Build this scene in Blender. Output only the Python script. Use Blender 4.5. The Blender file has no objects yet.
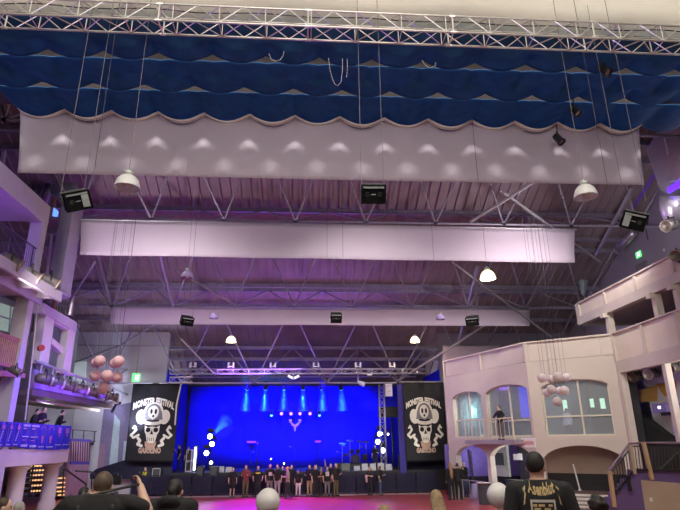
import bpy, bmesh, math, random
from mathutils import Vector, Matrix
from mathutils.bvhtree import BVHTree
random.seed(7)
V=Vector
SC=bpy.context.scene; COL=SC.collection
# ------------------------------------------------------------------ camera model
F=550.0; PITCH=math.radians(18.8); YAW=math.radians(3.55); ROLL=math.radians(0.5); CZ=3.05
_cy,_sy=math.cos(YAW),math.sin(YAW); _cp,_sp=math.cos(PITCH),math.sin(PITCH)
FW=V((_sy*_cp,_cy*_cp,_sp)); _r0=V((_cy,-_sy,0)); _u0=V((-_sy*_sp,-_cy*_sp,_cp))
_cr,_sr=math.cos(ROLL),math.sin(ROLL)
RT=_cr*_r0-_sr*_u0; UP=_cr*_u0+_sr*_r0
def ray(px,py): return FW+(px-340)/F*RT+(255-py)/F*UP
def PY(px,py,y): d=ray(px,py); return V((0,0,CZ))+d*(y/d.y)      # point seen at a pixel on the plane y
def PX(px,py,x): d=ray(px,py); return V((0,0,CZ))+d*(x/d.x)
def PZ(px,py,z): d=ray(px,py); return V((0,0,CZ))+d*((z-CZ)/d.z)
cd=bpy.data.cameras.new('camera'); cam=bpy.data.objects.new('camera',cd); COL.objects.link(cam)
cd.sensor_width=36; cd.lens=36*F/680; cd.clip_end=500
cam.matrix_world=Matrix(((RT.x,UP.x,-FW.x,0),(RT.y,UP.y,-FW.y,0),(RT.z,UP.z,-FW.z,CZ),(0,0,0,1)))
SC.camera=cam
vs=SC.view_settings; vs.view_transform='Standard'; vs.look='None'; vs.gamma=1; vs.use_curve_mapping=False; vs.exposure=0.0
# ------------------------------------------------------------------ materials
MATS={}
def mat(name,col,rough=.6,metal=0,var=.12,scale=6,bump=0,emit=None,es=0,alpha=None,trans=0,transl=0,spec=None):
    if name in MATS: return MATS[name]
    m=bpy.data.materials.new(name); m.use_nodes=True; N=m.node_tree.nodes; L=m.node_tree.links
    b=N['Principled BSDF']; b.inputs['Roughness'].default_value=rough; b.inputs['Metallic'].default_value=metal
    if spec is not None: b.inputs['Specular IOR Level'].default_value=spec
    tc=N.new('ShaderNodeTexCoord'); nz=N.new('ShaderNodeTexNoise'); nz.inputs['Scale'].default_value=scale; nz.inputs['Detail'].default_value=4
    L.new(tc.outputs['Object'],nz.inputs['Vector'])
    rp=N.new('ShaderNodeValToRGB'); L.new(nz.outputs['Fac'],rp.inputs['Fac'])
    rp.color_ramp.elements[0].position=.3; rp.color_ramp.elements[1].position=.7
    rp.color_ramp.elements[0].color=tuple(c*(1-var) for c in col)+(1,)
    rp.color_ramp.elements[1].color=tuple(min(1,c*(1+var*.6)) for c in col)+(1,)
    L.new(rp.outputs['Color'],b.inputs['Base Color'])
    if bump:
        bp=N.new('ShaderNodeBump'); bp.inputs['Strength'].default_value=bump; L.new(nz.outputs['Fac'],bp.inputs['Height']); L.new(bp.outputs['Normal'],b.inputs['Normal'])
    if emit is not None:
        b.inputs['Emission Color'].default_value=tuple(emit)+(1,); b.inputs['Emission Strength'].default_value=es
    if trans: b.inputs['Transmission Weight'].default_value=trans; b.inputs['IOR'].default_value=1.1
    if alpha is not None: b.inputs['Alpha'].default_value=alpha
    if transl:
        t=N.new('ShaderNodeBsdfTranslucent'); L.new(rp.outputs['Color'],t.inputs['Color'])
        mx=N.new('ShaderNodeMixShader'); mx.inputs['Fac'].default_value=transl
        L.new(b.outputs['BSDF'],mx.inputs[1]); L.new(t.outputs['BSDF'],mx.inputs[2]); L.new(mx.outputs['Shader'],N['Material Output'].inputs['Surface'])
    MATS[name]=m; return m
def glow(name,col,s):
    return mat(name,col,.5,var=0,emit=col,es=s)
# ------------------------------------------------------------------ mesh builder
def basis(d):
    d=d.normalized(); a=V((0,0,1)) if abs(d.z)<.9 else V((1,0,0))
    x=d.cross(a).normalized(); return x,d.cross(x).normalized()
class MB:
    def __init__(s): s.v=[]; s.f=[]
    def add(s,vs,fs):
        o=len(s.v); s.v+=[V(p) for p in vs]; s.f+=[tuple(i+o for i in f) for f in fs]; return s
    def obox(s,o,a,b,c):
        o,a,b,c=V(o),V(a),V(b),V(c)
        P=[o,o+a,o+a+b,o+b,o+c,o+a+c,o+a+b+c,o+b+c]
        F_=[(0,3,2,1),(4,5,6,7),(0,1,5,4),(1,2,6,5),(2,3,7,6),(3,0,4,7)]
        if a.cross(b).dot(c)<0: F_=[f[::-1] for f in F_]
        return s.add(P,F_)
    def box(s,x0,x1,y0,y1,z0,z1): return s.obox((x0,y0,z0),(x1-x0,0,0),(0,y1-y0,0),(0,0,z1-z0))
    def cbox(s,c,sz,rz=0,M=None):
        c=V(c); R=M if M is not None else Matrix.Rotation(rz,3,'Z'); a=R@V((sz[0],0,0)); b=R@V((0,sz[1],0)); d=R@V((0,0,sz[2]))
        return s.obox(c-(a+b+d)/2,a,b,d)
    def tube(s,pts,r,n=6,ell=None):
        pts=[V(p) for p in pts]; rs=r if isinstance(r,(list,tuple)) else [r]*len(pts); vs=[]; fs=[]
        for i,p in enumerate(pts):
            d=pts[min(i+1,len(pts)-1)]-pts[max(i-1,0)]
            if d.length<1e-9: d=V((0,0,1))
            x,y=basis(d)
            for k in range(n):
                t=2*math.pi*k/n; vs.append(p+x*(rs[i]*math.cos(t))+y*(rs[i]*math.sin(t)))
        for i in range(len(pts)-1):
            for k in range(n):
                k2=(k+1)%n; fs.append((i*n+k,i*n+k2,(i+1)*n+k2,(i+1)*n+k))
        fs.append(tuple(range(n))[::-1]); fs.append(tuple((len(pts)-1)*n+k for k in range(n)))
        return s.add(vs,fs)
    def bar(s,a,b,w,h=None): # rectangular bar
        a,b=V(a),V(b); h=h or w; x,y=basis(b-a); return s.obox(a-x*w/2-y*h/2,x*w,y*h,b-a)
    def lathe(s,prof,c=(0,0,0),axis=(0,0,1),n=20):
        c=V(c); z=V(axis).normalized(); x,y=basis(z); vs=[]; fs=[]
        for (r,h) in prof:
            for k in range(n):
                t=2*math.pi*k/n; vs.append(c+z*h+x*(r*math.cos(t))+y*(r*math.sin(t)))
        for i in range(len(prof)-1):
            for k in range(n):
                k2=(k+1)%n; fs.append((i*n+k,i*n+k2,(i+1)*n+k2,(i+1)*n+k))
        loop=prof[0]==prof[-1]
        if prof[0][0]>1e-4 and not loop: fs.append(tuple(range(n))[::-1])
        if prof[-1][0]>1e-4 and not loop: fs.append(tuple((len(prof)-1)*n+k for k in range(n)))
        return s.add(vs,fs)
    def ellip(s,c,r,n=14,m=10,M=None):
        c=V(c); vs=[]; fs=[]; M=M or Matrix.Identity(3)
        if not hasattr(r,'__len__'): r=(r,r,r)
        for i in range(1,m):
            a=math.pi*i/m
            for k in range(n):
                t=2*math.pi*k/n; vs.append(c+M@V((r[0]*math.sin(a)*math.cos(t),r[1]*math.sin(a)*math.sin(t),r[2]*math.cos(a))))
        top=len(vs); vs.append(c+M@V((0,0,r[2]))); vs.append(c-M@V((0,0,r[2])))
        for i in range(m-2):
            for k in range(n):
                k2=(k+1)%n; fs.append((i*n+k,(i+1)*n+k,(i+1)*n+k2,i*n+k2))
        for k in range(n):
            k2=(k+1)%n; fs.append((top,k,k2)); fs.append((top+1,(m-2)*n+k2,(m-2)*n+k))
        return s.add(vs,fs)
    def cap(s,a,b,ra,rb,n=12): # tapered capsule
        a,b=V(a),V(b); d=(b-a); L=d.length
        prof=[(1e-5,-ra)]+[(ra*math.cos(t),ra*math.sin(t)) for t in (-1.1,-.6,0)]+[(rb*math.cos(t),L+rb*math.sin(t)) for t in (0,.6,1.1)]+[(1e-5,L+rb)]
        return s.lathe(prof,a,d if L>1e-6 else (0,0,1),n)
    def loft(s,rings,n=16): # rings: (center,rx,ry) horizontal ellipses
        vs=[];fs=[]
        for (c,rx,ry) in rings:
            for k in range(n):
                t=2*math.pi*k/n; cx,sx=math.cos(t),math.sin(t)
                q=lambda u:math.copysign(abs(u)**.85,u)
                vs.append(V(c)+V((rx*q(cx),ry*q(sx),0)))
        for i in range(len(rings)-1):
            for k in range(n):
                k2=(k+1)%n; fs.append((i*n+k,i*n+k2,(i+1)*n+k2,(i+1)*n+k))
        fs.append(tuple(range(n))[::-1]); fs.append(tuple((len(rings)-1)*n+k for k in range(n)))
        return s.add(vs,fs)
    def prism(s,poly,off): # planar polygon extruded by off
        p=[V(q) for q in poly]; n=len(p); off=V(off)
        return s.add(p+[q+off for q in p],[tuple(range(n))[::-1],tuple(range(n,2*n))]+[(i,(i+1)%n,n+(i+1)%n,n+i) for i in range(n)])
    def grid(s,fn,nu,nv,thick=None):
        vs=[V(fn(i/nu,j/nv)) for j in range(nv+1) for i in range(nu+1)]; w=nu+1
        fs=[(j*w+i,j*w+i+1,(j+1)*w+i+1,(j+1)*w+i) for j in range(nv) for i in range(nu)]
        if thick is None: return s.add(vs,fs)
        t=V(thick); n=len(vs); fs2=[tuple(i+n for i in f[::-1]) for f in fs]; ed=[]
        ring=[i for i in range(w)]+[j*w+nu for j in range(1,nv+1)]+[nv*w+i for i in range(nu-1,-1,-1)]+[j*w for j in range(nv-1,0,-1)]
        for a,b in zip(ring,ring[1:]+ring[:1]): ed.append((b,a,a+n,b+n))
        return s.add(vs+[p+t for p in vs],fs+fs2+ed)
def root_loc(o):
    while o.parent: o=o.parent
    return o.location.copy()
def obj(name,mb,m,parent=None,label=None,smooth=False,world=True,loc=None):
    me=bpy.data.meshes.new(name)
    vs=mb.v
    if parent is None:
        if loc is None:
            xs=[p.x for p in vs]; ys=[p.y for p in vs]; zs=[p.z for p in vs]
            loc=V(((min(xs)+max(xs))/2,(min(ys)+max(ys))/2,min(zs)))
        vs=[p-V(loc) for p in vs]
    elif world:
        L=root_loc(parent); vs=[p-L for p in vs]
    me.from_pydata([tuple(p) for p in vs],[],mb.f); me.update()
    bm=bmesh.new(); bm.from_mesh(me); bmesh.ops.recalc_face_normals(bm,faces=bm.faces); bm.to_mesh(me); bm.free()
    if smooth: me.polygons.foreach_set('use_smooth',[True]*len(me.polygons))
    o=bpy.data.objects.new(name,me); COL.objects.link(o); me.materials.append(m)
    if parent is None: o.location=loc
    else: o.parent=parent
    if label: o['label']=label
    return o
def tag(o,label,cat,group=None,kind=None):
    o['label']=label; o['category']=cat
    if group: o['group']=group
    if kind: o['kind']=kind
    return o
def empty(name,loc,label,cat,group=None,rz=0):
    o=bpy.data.objects.new(name,None); COL.objects.link(o); o.location=V(loc); o.rotation_euler=(0,0,rz); o.empty_display_size=.1
    return tag(o,label,cat,group)
def struct(name,mb,m,smooth=False):
    o=obj(name,mb,m,smooth=smooth); o['kind']='structure'; return o
def copy_tree(o,parent=None):
    c=o.copy(); COL.objects.link(c)
    if parent is not None: c.parent=parent; c.matrix_parent_inverse=o.matrix_parent_inverse.copy()
    for ch in [x for x in o.children]: copy_tree(ch,c)
    return c
def place(o,loc,label=None,rz=None):
    o.location=V(loc)
    if label: o['label']=label
    if rz is not None: o.rotation_euler=(0,0,rz)
    return o
def text_mb(txt,size,xf,extr=0.0,bold=0.0,spacing=1.0,align='CENTER'):
    cu=bpy.data.curves.new('lettering','FONT'); cu.body=txt; cu.size=size; cu.align_x=align; cu.align_y='CENTER'; cu.offset=bold; cu.space_character=spacing; cu.resolution_u=2
    o=bpy.data.objects.new('lettering',cu); COL.objects.link(o)
    dg=bpy.context.evaluated_depsgraph_get(); me=bpy.data.meshes.new_from_object(o.evaluated_get(dg))
    mb=MB(); mb.add([xf(v.co.x,v.co.y) for v in me.vertices],[tuple(p.vertices) for p in me.polygons])
    bpy.data.objects.remove(o); bpy.data.curves.remove(cu); bpy.data.meshes.remove(me); return mb
ORD=['first','second','third','fourth','fifth','sixth','seventh','eighth','ninth','tenth','eleventh','twelfth','thirteenth','fourteenth','fifteenth','sixteenth']
# shared materials
M_cream=mat('cream_paint',(.62,.55,.50),.7,var=.06,scale=1.5)
M_white=mat('white_paint',(.72,.70,.68),.6,var=.05,scale=2)
M_pale=mat('pale_wall_paint',(.72,.75,.82),.8,var=.06,scale=.6)
M_steel=mat('galvanised_steel',(.40,.40,.42),.45,.6,var=.15,scale=9)
M_alu=mat('aluminium',(.72,.70,.68),.35,.75,var=.1,scale=12)
M_black=mat('black_plastic',(.012,.012,.013),.5,var=.2)
M_blackm=mat('black_metal',(.02,.02,.022),.4,.4,var=.2)
M_dark=mat('dark_grey_paint',(.05,.05,.055),.7,var=.15)
M_wire=mat('steel_wire',(.16,.155,.17),.6,.2,var=.05)
M_red=mat('red_vinyl_floor',(.36,.06,.07),.35,var=.12,scale=.8)
M_purple=mat('purple_paint',(.13,.08,.22),.7,var=.08,scale=1.5)
M_roof=mat('roof_sheet',(.30,.235,.25),.75,var=.18,scale=.7)
M_iron=mat('roof_steelwork',(.30,.285,.35),.5,.2,var=.15,scale=5)
M_tan=mat('tan_paint',(.42,.32,.24),.75,var=.06,scale=2)
# ================================================================== SETTING: shell
def roof_z(y): return 28.5-.45*y
XL,XR=-21.0,25.0
b=MB(); b.box(-22.2,26.2,-8.3,47,-.2,0); struct('floor',b,M_red)
M_tier=mat('tier_vinyl',(.16,.05,.05),.6)
b=MB(); b.box(-20.9,24.9,-7.9,5.2,0.002,1.25); struct('floor_viewing_tier',b,M_tier)
b=MB(); b.box(-11.3,24.9,5.201,7.4,0.002,.95); struct('floor_middle_tier',b,M_tier)
b=MB(); b.box(-11.3,9.0,7.401,10.6,0.002,.7); struct('floor_lower_tier',b,M_tier)
b=MB(); b.box(-22.2,26.2,-8.3,-8,0,14.4); struct('wall_back',b,M_pale)
b=MB(); b.box(-22.2,-21,-8,47,0,14.4); b.prism([(-22.2,17.4,14.4),(-22.2,47,14.4),(-22.2,47,7.5),(-22.2,17.4,20.6)][:0] or [(-22.2,17.4,14.401),(-22.2,31.3,14.401),(-22.2,17.4,20.6)],(1.2,0,0)); struct('wall_left',b,mat('left_wall_paint',(.22,.19,.27),.8,var=.1))
b=MB(); b.box(25,26.2,-8,47,0,14.4); b.prism([(25,17.4,14.401),(25,31.3,14.401),(25,17.4,20.6)],(1.2,0,0)); struct('wall_right',b,M_dark)
# far wall: pale left part, then the stage recess
b=MB(); b.box(-22,-9.75,39.6,39.9,0,10.6); struct('wall_far_left',b,M_pale)
b=MB(); b.box(9.6,26,39.6,39.9,0,10.6); struct('wall_far_right',b,mat('far_wall_grey',(.28,.27,.32),.8))
b=MB(); b.box(-9.75,-9.45,39.91,46.4,0,8.0); struct('wall_stage_left',b,mat('stage_backdrop_cloth',(.015,.015,.85),.9,var=.06,scale=.4))
b=MB(); b.box(9.6,9.9,39.91,46.4,0,8.0); struct('wall_stage_right',b,MATS['stage_backdrop_cloth'])
b=MB(); b.box(-9.44,9.59,46.0,46.4,0,7.6); struct('wall_stage_rear',b,M_dark)
# ribbed roof sheet
b=MB(); yA,yB=17.5,46.6
b.obox((-22.2,yA,roof_z(yA)),(48.4,0,0),(0,yB-yA,roof_z(yB)-roof_z(yA)),(0,0,.12))
x=-21.9
while x<26:
    b.obox((x,yA,roof_z(yA)-.13),(.07,0,0),(0,yB-yA,roof_z(yB)-roof_z(yA)),(0,0,.128)); x+=.55
struct('ceiling_roof_slope',b,M_roof)
b=MB(); b.box(-22.2,26.2,17.3,17.48,14.6,21); struct('trim_1',b,mat('upstand_brown',(.02,.013,.013),.9))   # upstand added to block the sun between ceiling cloth and roof
# purlins: each a beam of its own under the sheet
for i,y in enumerate((21.2,25.0,31.3,34.6,37.9,42.6)):
    b=MB(); b.box(-21,25,y-.07,y+.07,roof_z(y)-.36,roof_z(y)-.1)
    o=struct('trim_%d'%(i+2),b,M_iron)
# gable wall on the right with its slanting top
XG=19.5
g0=PX(585,303,XG); g1=PX(651,182,XG); s=(g1.z-g0.z)/(g1.y-g0.y)
b=MB(); yl=g0.y+2.2
b.prism([(XG,-8,0),(XG,yl+3,0),(XG,yl+3,g0.z-2.2*0-1.6),(XG,g0.y,g0.z),(XG,g1.y,g1.z),(XG,22.5,g0.z+s*(22.5-g0.y)),(XG,17.3,g0.z+s*(22.5-g0.y)),(XG,17.3,14.4),(XG,-8,14.4)],(.3,0,0))
struct('wall_gable_right',b,mat('gable_wall_paint',(.33,.29,.36),.8,var=.05,scale=.4))
b=MB(); d=(g1-g0).normalized(); b.obox(g0+V((-.12,0,-.02)),(.45,0,0),(g1-g0)*1.35,(0,0,.22)); struct('trim_8',b,M_iron)
# ================================================================== ceiling cloths
M_cloth=mat('cream_ceiling_cloth',(.86,.83,.74),.85,var=.03,scale=.5,transl=.55)
Yc=[12.45,13.75,15.25,16.98]
b=MB(); b.grid(lambda u,v:(-21+46*u,-8+v*(Yc[0]+.25+8),14.25+.05*math.sin(u*60)),60,20,(0,0,.04)); struct('ceiling',b,M_cloth,True)
M_blue=mat('blue_ceiling_cloth',(.030,.125,.29),.75,var=.2,scale=3,bump=.15,transl=.5)
DX=1.585; X0=-10.02; NS=14
def wv(x,ph): return abs(math.sin(math.pi*((x-X0)/DX+ph)))**.85
def drape(ya,yb,za,zb,pn,pf,xa_,xb_,sag,gap,lab):
    n=int((xb_-xa_)/DX*12)
    def fn(u,v):
        x=xa_+(xb_-xa_)*u; wf=wv(x,pf); y0=ya+(gap*(1-wv(x,pn))**1.6 if pn is not None else 0)
        belly=math.sin(math.pi*v)
        return V((x,y0+(yb-y0)*v+.05*wf*v,za+(zb-za)*v-sag*wf*v**2-(.25*wv(x,pn)*(1-v)**2 if pn is not None else 0)-.12*belly*(.2+.8*wv(x,pf if v>.5 else (pn or 0)))))
    b=MB(); b.grid(fn,n,14,(0,0,.025))
    o=obj('ceiling_drape',b,M_blue,smooth=True); return tag(o,lab,'drape','blue ceiling drapes')
drape(Yc[0],Yc[1],14.02,14.0,None,.5,-13.6,18.4,.24,0,'blue quilted ceiling cloth strip nearest the cream ceiling, behind the lighting truss')
drape(Yc[1]+.05,Yc[2],14.0,13.97,.5,0,-12.2,15.9,.24,.34,'middle blue quilted ceiling cloth strip, with white chains hanging on it')
drape(Yc[2]+.05,Yc[3],13.98,14.05,0,0,X0-.02,X0+(NS+.9)*DX,.26,.34,'blue quilted ceiling cloth strip along the top of the largest pale banner')
b=MB(); b.box(-22,-13.7,12.75,17.29,14.42,14.52); b.box(18.4,25.9,12.75,17.29,14.42,14.52); b.box(-13.69,-10.2,15.5,17.29,14.42,14.52); b.box(12.4,18.39,15.5,17.29,14.42,14.52); struct('trim_50',b,M_dark)  # side soffit panels added to stop sun leaking past the drapes
b=MB(); b.box(-22,26,12.2,17.29,19.5,19.7); struct('ceiling_high',b,mat('high_ceiling_brown',(.05,.035,.035),.8))
# ================================================================== hanging pale banners
M_ban=mat('pale_banner_cloth',(.53,.455,.54),.8,var=.04,scale=.8,transl=.05)
def scallop(x): return .34*abs(math.sin(math.pi*(x-X0)/DX))**.9
b=MB(); tl=PY(20,108,17); bl=PY(17,171,17); br=PY(646,186,17); tr=PY(640,127,17)
xa,xb=tl.x,tr.x; ztop=14.0; 
def ban1(u,v):
    x=(xa*(1-u)+xb*u)*(1-v)+(bl.x*(1-u)+br.x*u)*v
    zt=ztop-scallop(xa*(1-u)+xb*u); zb_=11.64-.03*math.sin(u*math.pi)
    return V((x,17.05+.06*math.sin(v*3)-.10*math.sin(u*44)*(1-v)**2,zt*(1-v)+zb_*v))
b.grid(ban1,168,14,(0,.02,0))
r=empty('hanging_banner',(1.0,17.05,11.6),'largest pale banner, scalloped under the blue cloth, with light patches','banner','pale banners across the hall')
obj('banner_cloth',b,M_ban,r,smooth=True)
b=MB(); b.grid(lambda u,v:V((xa+(xb-xa)*u,17.05-.22*v,ztop-scallop(xa+(xb-xa)*u)-.01*v)),168,2,(0,0,.03))
obj('top_hem',b,mat('banner_hem',(.82,.78,.72),.8,var=.03),r,label='rolled scalloped white hem',smooth=True)
def flat_banner(Yp,p,lab,seg=60):
    a=[PY(*q,Yp) for q in p]  # tl,tr,br,bl
    b=MB()
    def fn(u,v):
        t=a[0]*(1-u)+a[1]*u; q=a[3]*(1-u)+a[2]*u; w=t*(1-v)+q*v
        return w+V((0,.05*math.sin(u*23)*(v-.3)+.08*math.sin(v*2.6),0))
    b.grid(fn,seg,8,(0,.02,0))
    r=empty('hanging_banner',(a[2]+a[3])/2,lab,'banner','pale banners across the hall')
    obj('banner_cloth',b,M_ban,r,smooth=True)
    h=MB(); h.tube([a[0]+V((-.1,0,.03)),a[1]+V((.1,0,.03))],.035,6); obj('top_rail',h,M_steel,r)
    return r
flat_banner(25.9,[(80.5,220),(575,230),(575,262.5),(79.5,254.5)],'long pale banner second from the front, below the largest one')
flat_banner(32.4,[(110,308),(530,310.5),(530,326),(110,324)],'thin pale banner farthest back, above the lit pendant lamps')
flat_banner(37.2,[(443,346),(500,346),(500,364),(443,364)],'short pale banner hanging behind the arched balcony roof',10)
# ================================================================== front lighting truss
def lattice(name,A,B,w,h,m,lab,cat,grp,bay,rc,rb,each=True,upv=(0,0,1)):
    A,B=V(A),V(B); L=(B-A).length; t=(B-A)/L; up=V(upv); side=t.cross(up).normalized()
    r=empty(name,(A+B)/2,lab,cat,grp)
    cs=[(-w/2,0),(w/2,0),(-w/2,h),(w/2,h)]
    P=lambda s,c:A+t*s+side*c[0]+up*c[1]
    for c in cs:
        b=MB(); b.tube([P(0,c),P(L,c)],rc,8); obj('chord',b,m,r,smooth=True)
    n=int(L/bay); faces=[(0,1),(0,2),(1,3),(2,3)]
    for fi,(i,j) in enumerate(faces):
        acc=MB()
        for k in range(n):
            s0,s1=k*L/n,(k+1)*L/n; q=(i,j) if (k+fi)%2==0 else (j,i)
            bb=MB() if each else acc
            bb.tube([P(s0,cs[q[0]]),P(s1,cs[q[1]])],rb,5)
            if each and fi<2: obj('brace',bb,m,r)
            elif each: acc.v,acc.f=(acc.add(bb.v,bb.f).v,acc.f)
            if k%2==0:
                if each:
                    pb=MB(); pb.tube([P(s0,cs[i]),P(s0,cs[j])],rb,5); obj('upright',pb,m,r)
                else: acc.tube([P(s0,cs[i]),P(s0,cs[j])],rb,5)
        if acc.v: obj('lacing',acc,m,r)
    return r
nb0=PY(0,13.5,10.37); nb1=PY(680,41.5,10.37)
za=nb0.z; tA=V((-9.5,10.6,0)); tB=V((10.6,10.6,0))
zl=lambda x:nb0.z+(nb1.z-nb0.z)*(x-nb0.x)/(nb1.x-nb0.x)
tA.z=zl(tA.x); tB.z=zl(tB.x)
r=lattice('lighting_truss',tA,tB,.46,.46,M_alu,'long aluminium box truss across the top of the hall, in front of the blue cloth','truss','rigging trusses',.52,.026,.013)
for fx in (.12,.3,.47,.64,.81):
    b=MB(); c=tA.lerp(tB,fx)
    for sx in (-.23,.23):
        for h in (0,.46): b.tube([c+V((-.07,sx,h)),c+V((.07,sx,h))],.034,8)
    for h in (0,.46): b.tube([c+V((0,-.23,h)),c+V((0,.23,h))],.02,6)
    for sx in (-.23,.23): b.tube([c+V((0,sx,0)),c+V((0,sx,.46))],.02,6)
    obj('coupler',b,M_alu,r)
b=MB(); pts=[]
for k in range(60):
    f=k/59; c=tA.lerp(tB,f); pts.append(c+V((0,.05,.55+.03*math.sin(f*50)-.02*abs(math.sin(f*21)))))
b.tube(pts,.014,5); tag(obj('power_cable',b,M_black),'black power cable lying along the top of the lighting truss','cable')
# ================================================================== roof trusses
def roof_truss(Yi,zb,s,x_nodes,lab,dy=2.3,thick=.05):
    r=empty('roof_truss',(2,Yi,zb),lab,'roof truss','steel roof trusses')
    x0,x1=x_nodes[0],x_nodes[-1]
    b=MB(); b.tube([(x0,Yi,zb),(x1,Yi,zb)],thick*1.3,6); obj('bottom_chord',b,M_iron,r)
    for side in (-1,1):
        y=Yi+side*dy; z=roof_z(y)-.32
        b=MB(); b.box(x0-1,x1+1,y-.09,y+.09,z-.12,z+.12); obj('top_chord',b,M_iron,r)
        bb=MB()
        for i,xn in enumerate(x_nodes):
            for q in (-.5,.5): bb.tube([(xn,Yi,zb),(xn+q*s,y,z)],thick,5)
            bb.cbox((xn,Yi,zb),(.16,.14,.15))
            bb.tube([(xn+.5*s,y,z),(xn+.5*s,y,roof_z(y)-.1)],thick*.8,5)
        obj('lacing',bb,M_iron,r)
    return r
def nodes_from(px,py,Yi,s,lo=-21,hi=25):
    x=PY(px,py,Yi).x; xs=[]
    k=math.ceil((lo+s-x)/s)
    while x+k*s<hi-s*.6: xs.append(x+k*s); k+=1
    return xs
z2=PY(330,222,26.2).z; s2=PY(295,221,26.2).x-PY(223.5,221,26.2).x
roof_truss(26.2,z2,s2,nodes_from(224,221,26.2,s2),'purple-grey steel roof truss between the two largest pale banners')
z3=PY(330,307,32.6).z; s3=PY(353,307,32.6).x-PY(294,307,32.6).x
roof_truss(32.6,z3,s3,nodes_from(294,307,32.6,s3),'steel roof truss just above the thin farthest pale banner')
z4=PY(300,383,38.75).z; s4=PY(398,382,38.75).x-PY(327,382,38.75).x
roof_truss(38.75,z4,s4,nodes_from(398,382,38.75,s4),'steel roof truss farthest back, over the stage front')
z1=15.6
roof_truss(20.2,z1,3.3,[-19+3.3*k for k in range(13)],'steel roof truss nearest the front, mostly behind the largest pale banner',dy=1.9)
# heavier slanting braces between the truss rows
def strut(a,b_,lab,th=.07):
    b=MB(); b.tube([a,b_],th,6); tag(obj('roof_brace',b,M_steel),lab,'brace','slanting steel roof braces')
strut(PY(398,381,38.6),PY(487,324,33.4),'bright steel roof brace rising right from above the right poster',.075)
strut(PY(458,345,36.4),PY(478,266,31),'steel roof brace above the short pale banner',.09)
strut(PY(160,253,28.5),PY(173,306,32.4),'light steel roof brace just right of the left hanging lamp pair',.08)
strut(PY(236,305,32.5),PY(176,270,29.3),'thin steel brace running down to the middle banner top left',.06)
strut(PY(181,339,35.6),PY(215,375,38),'steel brace above the left end of the stage truss',.06)
strut(PY(98,255,28),PY(121,345,38),'steel brace dropping behind the left end of the farthest banner',.07)
strut(PY(121,345,38),PY(165,318,35),'steel brace rising right from the pale far wall',.06)
strut(PY(121,345,38),PY(75,362,39),'steel brace running down left across the pale far wall',.06)
strut(PY(75,345,39),PY(165,346,39),'level steel rod crossing the pale far wall',.035)
strut(PY(452,0+262,29),PY(555,340,33),'steel roof brace behind the lit pendant lamp on the right',.06)
strut(PY(500,190,23.5),PY(600,262,29),'steel roof brace right of the second banner end',.07)
strut(PY(540,178,22),PY(470,222,25.5),'steel roof brace below the right half of the largest banner',.08)
strut(PY(596,255,29),PY(632,188,24.5),'steel rafter brace beside the gable wall slope',.10)
strut(PY(70,300,30),PY(95,262,27),'steel brace behind the left duct',.06)
# ================================================================== pendant lamps
M_shade=mat('enamel_shade',(.86,.87,.88),.35,.1,var=.05,transl=.35); M_cap=mat('lamp_cap_grey',(.45,.47,.45),.5,.3)
M_in=mat('shade_inside',(.75,.73,.76),.3,.3,var=.03); M_bulb=mat('frosted_bulb',(.8,.8,.82),.3)
M_lit=glow('lit_bulb',(1,.86,.55),26); M_acr=mat('prismatic_acrylic',(.42,.34,.62),.15,var=.15,spec=.8)
def pendant(px,py,Yp,w,lab,lit=False,ztop=14.3,acr=False,tilt=0,ch=None,smat=None,cat='lamp',glim=0):
    c=PY(px,py,Yp); R=w/2
    r=empty('pendant_lamp',c,lab,cat,'pendant lamps under the roof')
    b=MB(); prof=[(R,0),(R*.99,R*.10),(R*.93,R*.38),(R*.80,R*.72),(R*.58,R*.98),(R*.36,R*1.12),(R*.33,R*1.12)]
    b.lathe(prof+[(R*.31,R*1.08),(R*.55,R*.93),(R*.77,R*.68),(R*.90,R*.36),(R*.96,0),(R,0)],c,n=28); obj('shade',b,smat or (M_acr if acr else M_shade),r,smooth=True)
    b=MB(); b.lathe([(R*.36,R*1.1),(R*.36,R*1.45),(R*.28,R*1.5),(R*.12,R*1.55),(R*.06,R*1.7)],c,n=16); obj('lamp_cap',b,M_cap,r,smooth=True)
    b=MB(); b.lathe([(.001,R*.05),(R*.28,R*.12),(R*.34,R*.4),(R*.2,R*.8),(R*.15,R*1.05)],c,n=14); obj('bulb',b,M_lit if lit else M_bulb,r,smooth=True)
    b=MB(); b.tube([c+V((0,0,R*1.6)),V((c.x,c.y,ztop))],.007,5); obj('cable',b,M_wire,r)
    if glim:
        l=bpy.data.lights.new('bulb_light','POINT'); l.energy=glim; l.color=(.85,.8,1); l.shadow_soft_size=R*.3
        lo=bpy.data.objects.new('bulb_light',l); COL.objects.link(lo); lo.location=c+V((0,0,-R*.15))
    if lit:
        l=bpy.data.lights.new('bulb_light','POINT'); l.energy=lit; l.color=(1,.82,.5); l.shadow_soft_size=R*.8
        lo=bpy.data.objects.new('bulb_light',l); COL.objects.link(lo); lo.location=c+V((0,0,-R*.35))
    return r
pendant(127,188,11,.54,'white metal pendant lamp hanging in front of the largest banner, left end',ztop=14.2)
pendant(586,197,11,.52,'white metal pendant lamp hanging at right, below the largest banner',ztop=14.2)
M_glowshade=mat('lit_prismatic_shade',(.9,.85,.6),.3,emit=(1,.9,.5),es=2.2)
pendant(488,279,16.6,.50,'lit yellow-white pendant lamp at right, below the second banner',lit=120,ztop=13.9,smat=M_glowshade)
pendant(187,278,20,.48,'dim unlit acrylic pendant lamp at left, below the second banner',ztop=16,acr=True)
pendant(214,318.5,29,.50,'unlit violet pendant lamp in front of the farthest banner, left side',ztop=14.6,acr=True)
pendant(440.5,319.5,29,.50,'unlit violet pendant lamp in front of the farthest banner, right side',ztop=14.6,acr=True)
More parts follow.
